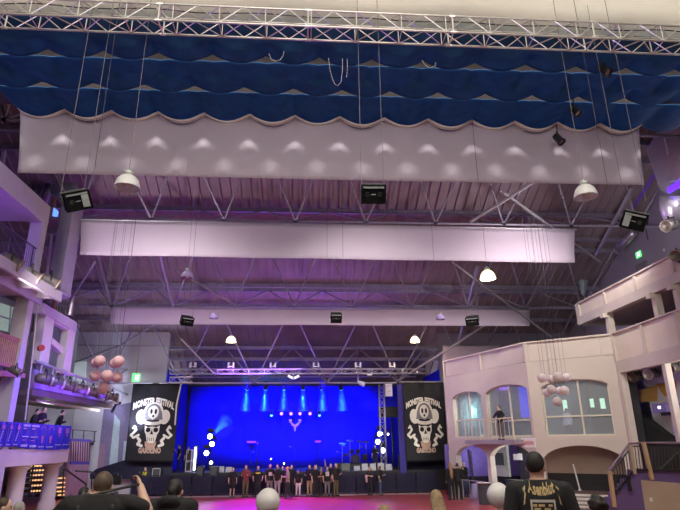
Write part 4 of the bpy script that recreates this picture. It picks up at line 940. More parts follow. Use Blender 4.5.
# painted shapes on the far wall
def wp(name,pts,m,lab,d=0): 
    b=MB(); b.prism([PY(x,y,39.58-d) for x,y in pts],(0,.018,0)); return tag(obj(name,b,m),lab,'wall patch')
wp('painted_wall_patch',[(104,408),(142,400),(142,478),(97,478),(100,440)],mat('lilac_wall_paint',(.27,.24,.40),.8),'broad dark purple wall area left of the left poster')
wp('painted_wall_patch',[(114.5,414),(120,421),(117,470),(108.5,470)],mat('pale_cyan_paint',(.55,.72,.76),.8),'tall pale cyan wedge on the purple wall',.02)
wp('painted_wall_patch',[(124,441),(126.5,441),(125,472),(121.5,472)],mat('pale_cyan_paint',(.55,.72,.76),.8),'narrow pale wedge on the purple wall beside the left poster',.02)
wp('painted_wall_patch',[(91,443.5),(99,443.5),(96,474),(90,474)],M_pale,'pale strip on the wall under the walkway railing',.02)
wp('painted_wall_patch',[(100,443.5),(105,443.5),(103,474),(96.5,474)],mat('mauve_paint',(.40,.26,.36),.8),'mauve strip on the wall under the walkway railing',.02)
# ================================================================== STAGE
zD=1.25
b=MB(); b.box(-9.4,9.5,38.95,45.98,zD-.12,zD); b.box(-9.3,9.4,39.0,39.05,0.0,zD-.121); struct('floor_stage',b,mat('stage_black',(.02,.02,.024),.45))
M_bdrop=mat('stage_backdrop_cloth',(.015,.015,.85),.9,var=.06,scale=.4)
b=MB(); b.grid(lambda u,v:(-9.2+18.6*u,45.7+.03*math.sin(u*90),zD+.02+6.1*v),220,4,(0,.02,0))
tag(obj('stage_backdrop',b,M_bdrop,smooth=True),'wide blue-lit backdrop cloth behind the stage','backdrop')
# front stage truss
A=PY(170,374,37.9); B_=PY(425,373.5,37.9)
M_tr=mat('stage_truss_aluminium',(.55,.53,.60),.4,.6)
lattice('stage_truss',A,B_,.34,.30,M_tr,'aluminium box truss across the front of the stage','truss','rigging trusses',.52,.035,.018,each=False)
A2=PY(170,382.5,37.4); lattice('stage_truss',A2,A2+V((1.45,0,0)),.34,.34,M_tr,'short stub of truss below the left end of the stage truss','truss','rigging trusses',.42,.035,.018,each=False)
c=PY(381,385,40.0); lattice('stage_truss',(c.x,40.0,zD),(c.x,40.0,c.z),.36,.36,M_tr,'vertical truss tower at the right side of the stage','truss','rigging trusses',.5,.03,.016,each=False,upv=(0,-1,0))
# chain hoists on the stage truss
for i,x in enumerate((193,231,273,316,358,392)):
    c=PY(x,365,37.9); r=empty('chain_hoist',c,'chain hoist on top of the stage truss, %s from the left'%ORD[i],'hoist','chain hoists on the stage truss')
    for dx in (-.16,.16):
        b=MB(); b.cbox(c+V((dx,0,0)),(.12,.18,.34)); obj('hoist_body',b,mat('hoist_pale',(.55,.52,.60),.5,.3),r)
    b=MB(); b.bar(c+V((-.2,0,-.1)),c+V((.2,0,-.1)),.05); obj('hoist_bar',b,M_tr,r)
    b=MB(); b.tube([c+V((0,0,-.1)),V((c.x,c.y,roof_z(c.y)-.2))],.014,4); obj('chain',b,M_wire,r)
# moving heads
M_cy=glow('cyan_lens',(.10,.75,1),9); M_pk=glow('pink_lens',(1,.25,.8),4); M_wl=glow('white_blue_lens',(.72,.88,1),22); M_wh=glow('white_lens',(.9,.93,1),7)
def moving_head(p,d,s,lens,lab,grp,up=1,beam=None):
    p=V(p); d=V(d).normalized(); r=empty('moving_head_light',p,lab,'stage light',grp)
    b=MB(); b.lathe([(s*.30,-s*.5),(s*.42,-s*.3),(s*.42,s*.2),(s*.34,s*.45),(s*.34,s*.55)],p,d,12); obj('lamp_head',b,M_blackm,r,smooth=True)
    b=MB(); b.lathe([(.001,s*.57),(s*.33,s*.56),(s*.33,s*.52)],p,d,14); obj('lens',b,lens,r)
    x=d.cross(V((0,1,0))).normalized() if abs(d.y)<.9 else V((1,0,0)); U=V((0,0,up))
    b=MB(); b.tube([p+x*s*.5,p+x*s*.5+U*s*.6,p-x*s*.5+U*s*.6,p-x*s*.5],s*.08,5); obj('yoke',b,M_black,r)
    b=MB(); b.cbox(p+U*s*.82,(s*.8,s*.8,s*.4)); obj('base',b,M_black,r)
    if beam:
        col,en,ang,tg=beam; l=bpy.data.lights.new('head_beam','SPOT'); l.energy=en; l.color=col; l.spot_size=math.radians(ang); l.spot_blend=.35; l.shadow_soft_size=.05
        lo=bpy.data.objects.new('head_beam',l); COL.objects.link(lo); lo.location=p+d*s*.7; lo.rotation_euler=d.to_track_quat('-Z','Y').to_euler()
    return r
zb_=PY(290,384,42.5).z
b=MB(); b.tube([(-8.6,42.5,zb_+.52),(8.4,42.5,zb_+.52)],.04,6); tag(obj('lighting_bar',b,M_tr),'straight lighting bar high at the rear of the stage','bar')
for i,x in enumerate((247,265.5,284,303,322,341)):
    p=PY(x,387,42.5); moving_head(p,(.02*(i-2.5),.12,-1),.40,M_cy,'cyan moving-head light on the rear lighting bar, %s from the left'%ORD[i],'cyan lights on the rear lighting bar',beam=((.05,.7,1),5000,15,None))
p0=PY(295,412,44.6)
b=MB(); b.tube([PY(264,410.5,44.75),PY(326,410.5,44.75)],.035,6)
tag(obj('lighting_bar',b,M_blackm),'short low lighting bar in front of the backdrop','bar')
for x in (264,326):
    q=PY(x,410.5,44.75); b=MB(); b.tube([q+V((0,0,.04)),V((q.x,q.y,7.9))],.012,4); tag(obj('rigging_wire',b,M_thin),'wire holding the %s end of the short low lighting bar'%('left' if x<300 else 'right'),'wire','wires on the stage lighting bar')
for i,x in enumerate((271.5,281.5,291,300,310,319.5)):
    p=PY(x,413.5,44.6); moving_head(p,(0,-.35,-1) if i in (0,5) else (0,-1,-.15),.30,M_cy if i in (0,5) else M_pk,'small %s light on the short low lighting bar, %s from the left'%('cyan' if i in (0,5) else 'pink',ORD[i]),'small lights on the short low lighting bar',beam=((.1,.8,1),1500,13,None) if i in (0,4,5,3) else None)
# hanging violet emblem below the bar
c=PY(295,425,44.5); r=empty('stage_emblem',c,'small violet three-pronged emblem hanging in front of the backdrop','emblem'); M_emb=mat('emblem_violet',(.55,.30,.85),.5,emit=(.4,.2,.9),es=.5)
b=MB()
for q in ((0,-.45),(-.28,.05),(.28,.05),(-.45,.30),(.45,.30)): b.tube([c+V((0,0,-.1)),c+V((q[0],0,q[1]))],[.10,.05],6)
for q in (-.36,.36): b.cbox(c+V((q,0,.35)),(.22,.08,.14))
obj('emblem_shape',b,M_emb,r); 
for q in (-.45,.45):
    b=MB(); b.tube([c+V((q,0,.30)),V((c.x+q,c.y+.1,PY(295,411,44.6).z))],.012,4); obj('cord',b,M_thin,r)
for x,y,w_,l in ((251.5,442,.36,'left'),(257.5,443,.06,'left of the middle'),(318,441.5,.25,'right')):
    c=PY(x,y,45.3); r=empty('strip_light',c,'dim violet strip light low in front of the backdrop, '+l,'strip light','violet strip lights before the backdrop')
    b=MB(); b.box(c.x-w_,c.x+w_,45.2,45.35,c.z-.09,c.z+.09); obj('housing',b,M_blackm,r); b=MB(); b.box(c.x-w_+.03,c.x+w_-.03,45.18,45.199,c.z-.07,c.z+.07); obj('light_face',b,mat('strip_violet',(.45,.06,.5),.5,emit=(.5,.05,.6),es=.7),r)
    b=MB(); b.tube([(c.x,45.27,zD),(c.x,45.27,c.z-.09)],.03,5); b.cbox((c.x,45.27,zD+.02),(.5,.4,.04)); obj('stand',b,M_blackm,r)
# white wash lights left and right
for i,(x,y) in enumerate(((210.5,436),(212.5,443.5),(207,452.5))):
    p=PY(x,y,41.6); moving_head(p,(-p.x*.02-.1,-1,-.12),.50,M_wl,'dazzling white light at the left of the stage, %s from the top'%ORD[i],'dazzling lights on the left light tree')
q=PY(211,436,42.0); b=MB(); b.tube([(q.x,42.1,zD+.04),(q.x,42.1,q.z+.5)],.05,6); b.cbox((q.x,42.1,zD+.02),(.8,.8,.04)); tag(obj('light_tree',b,M_blackm),'black upright pole carrying the dazzling lights at stage left','stand','light tree poles')
for i,(x,y) in enumerate(((380,433.5),(378,441.3),(383,449.8))):
    p=PY(x,y,41.6); moving_head(p,(-p.x*.02-.05,-1,-.12),.50,M_wl,'dazzling white light at the right of the stage, %s from the top'%ORD[i],'dazzling lights on the right light tree')
q=PY(380.5,434,42.1); b=MB(); b.tube([(q.x,42.1,zD+.04),(q.x,42.1,q.z+.5)],.05,6); b.cbox((q.x,42.1,zD+.02),(.8,.8,.04)); tag(obj('light_tree',b,M_blackm),'black upright pole carrying the dazzling lights at stage right','stand','light tree poles')
p=PY(388,434,41); moving_head(p,(-.1,-1,-.1),.22,M_wh,'tiny white light right of the right light tree','single small stage lights')
p=PY(211.5,463,40.2); moving_head(p,(0,-1,.15),.34,M_wh,'small white light standing low at the left stage edge','single small stage lights',up=-1)
for x,y,s_ in ((271,459,.12),(284,463.5,.12)):
    p=PY(x,y,45.0) if y<462 else PY(x,y,40.6); moving_head(p,(0,-1,.05),.16,M_wh,'tiny white light point at the %s of the stage middle'%('rear' if y<462 else 'front'),'single small stage lights',up=-1)
# vertical led tube at stage left
c=PY(194.5,467,40.2); r=empty('led_column',(c.x,c.y,zD),'bright white vertical light column at the left stage edge','light column')
t=PY(195,447,40.2); b=MB(); b.box(c.x-.06,c.x+.06,40.1,40.2,zD+.1,t.z); obj('light_tube',b,glow('column_white_blue',(.55,.65,1),5),r)
b=MB(); b.box(c.x-.12,c.x+.12,40.201,40.3,zD,t.z+.1); obj('backing',b,M_black,r)
# hanging pale pa unit at right
c=PY(388.5,389,38.9); r=empty('line_array',c,'pale hanging line array right of the stage tower','loudspeaker')
for k in range(3):
    b=MB(); z=c.z+.30-.32*k; b.box(c.x-.24,c.x+.24,38.75,39.15,z-.15,z+.15); obj('array_cabinet',b,mat('array_lilac',(.55,.52,.62),.5),r)
b=MB()
for dx in (-.15,.15): b.tube([(c.x+dx,38.95,c.z+.45),(c.x+dx,38.95,9.8)],.015,4)
obj('cable',b,M_wire,r)
c=PY(389,412,40.6); b=MB(); b.box(c.x-.75,c.x+.75,40.4,41.0,c.z-.35,c.z+.35); b.lathe([(.22,0),(.22,.03),(.001,.03)],(c.x-.1,40.4,c.z),(0,-1,0),14)
r=empty('side_fill_speaker',(c.x,40.7,zD),'dark loudspeaker cabinet high beside the stage tower','loudspeaker'); obj('cabinet',b,M_black,r); b=MB(); b.tube([(c.x+.2,40.7,zD),(c.x+.2,40.7,c.z-.351)],.06,8); b.cbox((c.x+.2,40.7,zD+.02),(.7,.7,.04)); obj('stand_pole',b,M_blackm,r)
# pale truss light 'wings' and small spot on the front truss
c=PY(293.5,377.8,37.7); r=empty('twin_floodlight',c,'white winged twin floodlight under the middle of the stage truss','stage light')
for sx in (-1,1):
    b=MB(); b.cbox(c+V((sx*.22,0,.06)),(.34,.12,.14),M=Matrix.Rotation(-sx*.5,3,'Y')); obj('lamp_wing',b,mat('wing_white',(.8,.8,.85),.4,emit=(.8,.8,1),es=.9),r)
b=MB(); b.cbox(c+V((0,0,-.06)),(.14,.14,.12)); b.tube([c,c+V((0,0,.30))],.03,5); obj('clamp',b,M_tr,r)
c=PY(369.5,374.5,37.75); b=MB(); b.cbox(c+V((0,0,-.02)),(.34,.16,.10)); b.tube([c,c+V((0,0,.1))],.03,5); tag(obj('truss_lamp',b,M_white),'small flat white lamp under the stage truss, right part','stage light')
c=PY(358,382,38.2); b=MB(); b.lathe([(.10,0),(.17,.4),(.14,.5)],c,(.8,-.2,-.35),12); b.tube([c,c+V((0,0,.55))],.03,5); tag(obj('spotlight',b,mat('spot_pale',(.6,.65,.75),.5)),'pale spotlight below the stage truss pointing right','stage light')
# gear on deck
def box_thing(name,px0,px1,y0,y1,Yp,d,m,lab,cat,grp,front=None):
    a=PY(px0,y1,Yp); c=PY(px1,y0,Yp); r=empty(name,((a.x+c.x)/2,Yp+d/2,zD),lab,cat,grp)
    b=MB(); e=.03; zt=max(c.z,zD+.2)
    b.prism([(a.x,Yp,zD),(c.x,Yp,zD),(c.x,Yp+d*.25,zt),(a.x,Yp+d*.25,zt)],(0,.001,0)) if 0 else b.prism([(a.x,Yp,zD),(a.x,Yp+d*.35,zt),(a.x,Yp+d,zt*.6+zD*.4),(a.x,Yp+d,zD)],(c.x-a.x,0,0)); obj('cabinet',b,m,r)
    b=MB(); g=V((0,-.008,.004)); n=[V((a.x+e,Yp+d*.03,zD+.03)),V((c.x-e,Yp+d*.03,zD+.03)),V((c.x-e,Yp+d*.33,zt-.03)),V((a.x+e,Yp+d*.33,zt-.03))]; b.prism([p+g for p in n],(0,-.008,.004)); obj('front_grille',b,front or M_blackm,r)
M_mw=mat('monitor_pale',(.30,.30,.36),.5)
for i,(x0,x1,y0,y1) in enumerate(((219,224,466.5,470.5),(225.5,232,467,471),(341.5,350,463.5,470.5),(354,360,466,470.5),(362,368,463.5,469),(370,376,463.5,469),(378,384,463,469),(386,392,464,470.5))):
    box_thing('stage_monitor',x0,x1,y0,y1,39.3,.5,M_black if i==2 else M_mw,'wedge monitor on the stage edge, %s from the left%s'%(ORD[i],', the wide black one' if i==2 else ''),'monitor','wedge monitors along the stage edge',front=M_mw if i!=2 else None)
for i,(x0,x1) in enumerate(((196,203.5),(209.5,217.5))):
    a=PY(x0,480,38.2); c=PY(x1,466.5,38.2); r=empty('subwoofer',((a.x+c.x)/2,38.5,0),'tall black loudspeaker box before the left stage edge, %s one'%('left' if i==0 else 'right'),'loudspeaker','loudspeaker boxes before the stage')
    b=MB(); b.box(a.x,c.x,38.2,38.9,0,c.z); obj('cabinet',b,M_black,r); b=MB(); b.box(a.x+.04,c.x-.04,38.18,38.199,.1,c.z-.06); obj('front_grille',b,mat('sub_grille',(.05,.05,.06),.6),r)
# rack frame, laptop table at stage left
a=PY(185.5,469,39.6); c=PY(192,450,39.6); r=empty('equipment_rack',((a.x+c.x)/2,39.85,zD),'open pale-framed equipment rack at the left of the stage','rack')
b=MB()
for x in (a.x,c.x):
    for y in (39.6,40.1): b.bar((x,y,zD),(x,y,c.z),.05)
for z in (zD+.06,(zD+c.z)/2,c.z):
    b.bar((a.x,39.6,z),(c.x,39.6,z),.045); b.bar((a.x,40.1,z),(c.x,40.1,z),.045); b.bar((a.x,39.6,z),(a.x,40.1,z),.045); b.bar((c.x,39.6,z),(c.x,40.1,z),.045)
obj('rack_frame',b,mat('rack_pale',(.45,.42,.50),.5,.3),r)
b=MB(); b.box(a.x+.04,c.x-.04,39.65,40.08,zD+.12,(zD+c.z)/2-.1); b.box(a.x+.04,c.x-.04,39.65,40.08,(zD+c.z)/2+.05,c.z-.2); obj('rack_unit',b,M_blackm,r)
b=MB(); p=PY(147+2.5*10-12,469.5,38.7)
# flight cases behind the barrier at left
r=empty('flight_case',PY(157,474,38.0),'dark flight case with pale edges right of the security guard','case')
a=PY(152.5,474.5,38.0); c=PY(160.5,468.5,38.0)
b=MB(); b.box(a.x,c.x,38.0,38.6,0,c.z); obj('case_body',b,M_dark,r); b=MB()
for x in (a.x,c.x): b.bar((x,37.98,0),(x,37.98,c.z),.04)
b.bar((a.x,37.98,c.z),(c.x,37.98,c.z),.04); obj('case_edges',b,M_alu,r)
# drum kit and microphone stands
dx=PY(355,458,43.2).x
r=empty('drum_kit',(dx,43.2,zD),'dark drum kit on a riser at the right of the stage','drum kit')
M_drum=mat('drum_violet_black',(.05,.04,.09),.3,.2); M_cym=mat('cymbal_bronze',(.55,.45,.30),.3,.8)
b=MB(); b.box(dx-1.5,dx+1.5,42.2,44.0,zD,zD+.35); obj('riser',b,M_black,r); z0=zD+.35
def drum(c,ax,R,h,name='drum'):
    b=MB(); b.lathe([(R,0),(R*1.03,.02),(R,.04),(R,h-.04),(R*1.03,h-.02),(R,h),(.001,h)],c,ax,18); obj(name,b,M_drum,r)
drum((dx,43.3,z0+.30),(0,-1,0),.30,.45,'bass_drum'); drum((dx-.25,43.0,z0+.72),(0,-.3,1),.16,.22,'tom_drum'); drum((dx+.2,43.0,z0+.72),(0,-.3,1),.16,.22,'tom_drum'); drum((dx+.75,43.3,z0+.15),(0,0,1),.22,.45,'floor_tom'); drum((dx-.65,43.4,z0+.5),(0,0,1),.18,.15,'snare_drum')
for (x,y,h) in ((-.95,43.0,1.35),(.8,42.9,1.45),(-.4,42.7,1.55),(.4,43.6,1.5)):
    b=MB(); b.lathe([(.26,0),(.06,.03),(.03,.06),(.001,.06)],(dx+x,y,z0+h),(.1,-.25,1),16); b.tube([(dx+x,y,z0),(dx+x,y,z0+h)],.016,5); obj('cymbal',b,M_cym,r)
for i,(x,y0,Yp) in enumerate(((174.5,444,40.3),(342,452,40.4),(348,446,40.4),(366,447,40.4),(295,447,40.4),(258,452,40.4))):
    p=PY(x,y0,Yp); r=empty('microphone_stand',(p.x,Yp,zD),'microphone stand on the stage, %s'%['at the far left','second before the drum kit','tallest before the drum kit','just left of the right light tree','at the stage middle','left of the stage middle'][i],'microphone stand','microphone stands')
    b=MB(); b.lathe([(.16,0),(.16,.03),(.03,.05),(.001,.05)],(p.x,Yp,zD),n=12); obj('base',b,M_blackm,r)
    b=MB(); b.tube([(p.x,Yp,zD+.04),(p.x,Yp,p.z-.15),(p.x-.25,Yp-.1,p.z)],.016,5); obj('pole',b,M_blackm,r)
    b=MB(); b.tube([(p.x-.25,Yp-.1,p.z),(p.x-.38,Yp-.14,p.z+.04)],[.02,.035],6); obj('microphone',b,mat('microphone_silver',(.4,.4,.45),.4,.6),r)
# crowd barriers
M_bar=mat('barrier_dark_steel',(.02,.02,.035),.45,.3); M_barg=mat('barrier_mesh_blue_glow',(.012,.010,.05),.7,.1); M_foot=mat('barrier_tread_plate',(.45,.43,.45),.4,.5)  # bluish mesh colour stands in for stage glow showing through
YB=36.75; WB=1.26
def make_barrier():
    r=empty('crowd_barrier',(0,YB,0),'crowd barrier panel','barrier','crowd barriers before the stage')
    h=1.2; w=WB/2-.034; y=0
    b=MB(); b.tube([(-w,y,.03),(-w,y,h),(w,y,h),(w,y,.03)],.03,6); obj('frame',b,M_bar,r,world=False)
    b=MB(); b.box(-w+.03,w-.03,.02,.035,.12,h-.06); obj('mesh_panel',b,M_barg,r,world=False)
    b=MB()
    for k in range(7): x=-w+(k+1)*2*w/8; b.box(x-.012,x+.012,-.012,.012,.06,h-.04)
    b.box(-w,w,-.014,.014,.60,.63); obj('bars',b,M_bar,r,world=False)
    b=MB(); b.box(-w,w,-.40,-.02,.002,.03); obj('tread_plate',b,M_foot,r,world=False)
    b=MB()
    for sx in (-w,w): b.tube([(sx,.02,h-.1),(sx,.75,.03)],.025,5)
    b.box(-w,w,.70,.76,.002,.04); obj('rear_brace',b,M_bar,r,world=False)
    return r
proto=make_barrier()
xs=-7.55; NB=13
for i in range(NB):
    o=proto if i==0 else copy_tree(proto)
    place(o,(xs+WB*i,YB,0),'dark crowd barrier panel in front of the stage, %s from the left end'%ORD[i])
# paler mesh barriers left of the row
for i,(x0) in enumerate((-8.85,-10.1)):
    o=copy_tree(proto); place(o,(x0,YB+.25*(i+1),0),'crowd barrier at the left end of the row, %s'%('below the left poster' if i==0 else 'leftmost, near the pale wedges'))
# dark sheets behind; the left one stands in for dark floor
b=MB(); b.prism([PY(x,y,38.9) for x,y in ((90,474),(96,469),(128,459),(172,459),(172,479),(90,479))],(0,.03,0)); tag(obj('dark_sheet',b,mat('dark_blue_sheet',(.006,.008,.035),.6)),'dark blue sheet standing in for dark floor below the left poster','sheet')
b=MB(); b.prism([PY(x,y,39.3) for x,y in ((398,455),(452,455),(452,492),(398,492))],(0,.03,0)); tag(obj('dark_sheet',b,mat('dark_blue_sheet',(.006,.008,.035),.6)),'dark blue sheet behind the barrier below the right poster','sheet')
# ================================================================== POSTERS
M_pos=mat('poster_black_cloth',(.014,.014,.018),.6,var=.2,scale=1.5,spec=.3); M_pp=mat('poster_print_pale',(.82,.82,.70),.6,var=.12,scale=14); M_ptan=mat('poster_print_tan',(.55,.36,.27),.6); M_pgrey=mat('poster_print_grey',(.20,.21,.21),.6,var=.2,scale=10)
def poster(px,Yp,lab,wav):
    a=[PY(*q,Yp) for q in px]  # tl,tr,br,bl
    fold=lambda u,v:(.07*math.sin(u*9+wav)+.05*math.sin(u*23+wav))*max(0,1-v/.17)**1.5+.03*math.sin(u*2.2+wav)
    def S_(u,v,d=0):
        t=a[0]*(1-u)+a[1]*u; q=a[3]*(1-u)+a[2]*u; w=t*(1-v)+q*v; return w+V((0,fold(u,v)-d,0))
    r=empty('festival_banner',(a[2]+a[3])/2,lab,'banner','black festival banners')
    b=MB(); b.grid(lambda u,v:S_(u,v),36,30,(0,.012,0)); obj('banner_cloth',b,M_pos,r,smooth=True)
    b=MB(); b.tube([a[0]+V((-.2,.02,.05)),a[1]+V((.2,.02,.05))],.05,6); obj('top_bar',b,M_steel,r)
    W_=(a[1]-a[0]).length; H_=(a[0]-a[3]).length
    def sub(mb): # finer tessellation for draping is not needed: points follow the cloth
        return mb
    def poly(mb,pts,d=.022): mb.add([S_(u,v,d) for u,v in pts],[tuple(range(len(pts)))])
    def ell(mb,cx,cy,rx,ry,d=.022,rot=0,n=20):
        pts=[]
        for k in range(n):
            t=2*math.pi*k/n; x,y=rx*math.cos(t),ry*math.sin(t); pts.append((cx+x*math.cos(rot)-y*math.sin(rot)*.6,cy+x*math.sin(rot)/.6*.36+y*math.cos(rot)))
        poly(mb,pts,d)
    def stroke(mb,pts,w,d=.024):
        for (x0,y0),(x1,y1) in zip(pts,pts[1:]):
            L=math.hypot((x1-x0),(y1-y0)*1.6) or 1e-6; nx,ny=-(y1-y0)*1.6/L*w,(x1-x0)/L*w/1.6
            poly(mb,[(x0+nx,y0+ny),(x1+nx,y1+ny),(x1-nx,y1-ny),(x0-nx,y0-ny)],d)
        for (x0,y0) in pts: ell(mb,x0,y0,w,w/1.6,d,n=8)
    # arched headline
    def head(x,y):
        u=.48+x/W_; arc=.10*(u-.48)**2*4; return S_(u,.235+arc-y/H_*1.9,.022)
    t=text_mb('MONSTER FESTIVAL',W_*.094,head,bold=.016,spacing=1.02); 
    t.v=[p for p in t.v]; obj('headline',t,M_pp,r,label='pale headline lettering')
    # hat
    m=MB(); ell(m,.25,.435,.115,.095,rot=.25); ell(m,.73,.435,.115,.095,rot=-.25); 
    ell(m,.49,.36,.20,.115); stroke(m,[(.28,.49),(.38,.515),(.49,.522),(.60,.515),(.70,.49)],.035); obj('hat_print',m,M_pp,r,label='pale hat drawing')
    m=MB(); ell(m,.49,.365,.155,.10,.026); poly(m,[(.29,.47),(.69,.47),(.66,.36),(.32,.36)],.025); obj('hat_shading',m,M_pgrey,r,label='dark hat centre')
    m=MB(); ell(m,.49,.375,.11,.085,.030); obj('hat_face',m,M_pp,r)
    for cx,cy,rx,ry,nm,d in ((.445,.365,.026,.034,'face_eye',.034),(.535,.365,.026,.034,'face_eye',.034),(.49,.425,.022,.018,'face_mouth',.034),(.415,.60,.05,.030,'eye_socket',.040),(.575,.60,.05,.030,'eye_socket',.040)):
        m=MB(); ell(m,cx,cy,rx,ry,d); obj(nm,m,M_pos,r)
    m=MB(); poly(m,[(.495,.60),(.53,.655),(.46,.655)],.040); obj('nose_hole',m,M_pos,r)
    for k in range(4): m=MB(); stroke(m,[(.43+.04*k,.70),(.43+.04*k,.735)],.006,.042); obj('tooth_gap',m,M_pos,r)
    m=MB(); poly(m,[(.34,.54),(.40,.565),(.49,.555),(.58,.565),(.65,.54),(.645,.62),(.61,.665),(.585,.735),(.54,.765),(.45,.765),(.405,.735),(.38,.665),(.345,.62)],.030); obj('skull_print',m,M_pp,r,label='pale skull drawing')
    m=MB()
    for s in (-1,1):
        X=lambda x:.49+s*x
        stroke(m,[(X(.36),.555),(X(.32),.60),(X(.37),.64),(X(.42),.665),(X(.36),.70),(X(.26),.665)],.024); stroke(m,[(X(.27),.70),(X(.22),.735),(X(.26),.78),(X(.18),.80)],.03); stroke(m,[(X(.36),.555),(X(.39),.58)],.02)
    obj('arm_bones',m,M_pp,r,label='pale arm drawings')
    m=MB(); poly(m,[(.37,.745),(.61,.745),(.60,.80),(.56,.845),(.49,.86),(.42,.845),(.38,.80)],.028); obj('beard_print',m,M_ptan,r,label='brown lower drawing')
    t=text_mb('GASOLINO',W_*.092,lambda x,y:S_(.49+x/W_,.86-y/H_*1.5,.036),bold=.02,spacing=1.0); obj('lower_lettering',t,mat('poster_letters_tan',(.50,.36,.28),.6),r,label='tan lower lettering')
    return r
poster([(133,383.5),(181,383.5),(173,462.5),(124.5,462)],38.35,'black festival banner with a skull in a hat, hanging left of the stage',0.3)
poster([(402.5,382.5),(443,382.5),(448,461.5),(406.5,462.5)],38.35,'black festival banner with a skull in a hat, hanging right of the stage',2.1)
# tall violet panel left of the right poster
b=MB(); a=PY(397,384,38.6); c=PY(403,384,38.6); b.box(a.x,c.x,38.6,38.75,zD*0+.0,a.z); tag(obj('violet_board',b,mat('side_violet_panel',(.03,.02,.22),.7)),'narrow violet panel between the stage tower and the right poster','panel')
# rope and folded edge at the left poster
b=MB(); b.tube([PY(181,384,38.2),PY(176.5,405,38.2),PY(175,425,38.2)],.05,6); tag(obj('white_strap',b,mat('strap_white',(.75,.75,.75),.6)),'white strap hanging along the right edge of the left poster','strap')

# haze volume shaped as cones only, drawing the light beams
hm=bpy.data.materials.new('beam_haze'); hm.use_nodes=True; nt=hm.node_tree; nt.nodes.remove(nt.nodes['Principled BSDF'])
vsn=nt.nodes.new('ShaderNodeVolumeScatter'); vsn.inputs['Color'].default_value=(.9,.92,1,1); vsn.inputs['Density'].default_value=.22; vsn.inputs['Anisotropy'].default_value=.2
nt.links.new(vsn.outputs['Volume'],nt.nodes['Material Output'].inputs['Volume'])
b=MB()
for i,x in enumerate((247,265.5,284,303,322,341)):
    p=PY(x,387,42.5); d=V((.02*(i-2.5),.12,-1)).normalized(); b.lathe([(.14,.26),(.30,1.0),(.40,1.5),(.44,1.75)],p,d,18)
for x,y,sx in ((211,437,.55),(213,444.5,.5)):
    p=PY(x,y,41.75); b.lathe([(.16,.15),(.42,1.0),(.55,1.7)],p+V((.05,.5,.15)),(sx,.6,.75),18)
o=obj('beam_haze',b,hm); tag(o,'haze cones shaped along the cyan light beams over the stage','haze',kind='stuff')
# ================================================================== PEOPLE
def union(mb,vox,it=2,fac=.5):
    me=bpy.data.meshes.new('tmp'); me.from_pydata([tuple(p) for p in mb.v],[],mb.f); me.update()
    bm=bmesh.new(); bm.from_mesh(me); bmesh.ops.recalc_face_normals(bm,faces=bm.faces); bm.to_mesh(me); bm.free()
    o=bpy.data.objects.new('tmp',me); COL.objects.link(o)
    m=o.modifiers.new('r','REMESH'); m.mode='VOXEL'; m.voxel_size=vox
    s=o.modifiers.new('s','SMOOTH'); s.factor=fac; s.iterations=it
    dg=bpy.context.evaluated_depsgraph_get(); e=bpy.data.meshes.new_from_object(o.evaluated_get(dg))
    out=MB(); out.add([v.co.copy() for v in e.vertices],[tuple(p.vertices) for p in e.polygons])
    bpy.data.objects.remove(o); bpy.data.meshes.remove(me); bpy.data.meshes.remove(e); return out
def skinmat(t): return mat('skin_%d'%t,[(.62,.40,.30),(.50,.30,.21),(.68,.46,.38)][t],.55,var=.08,scale=30)
HAIR={'black':(.012,.010,.009),'brown':(.06,.035,.02),'blond':(.30,.215,.12),'dark_blond':(.085,.058,.036),'red':(.28,.07,.03),'grey':(.35,.34,.33),'long_brown':(.26,.15,.08),'light':(.17,.11,.065)}
def cm(c,r=.85): 
    return mat('cloth_'+'_'.join('%d'%int(round(x*1000)) for x in c),c,r,var=.12,scale=14)
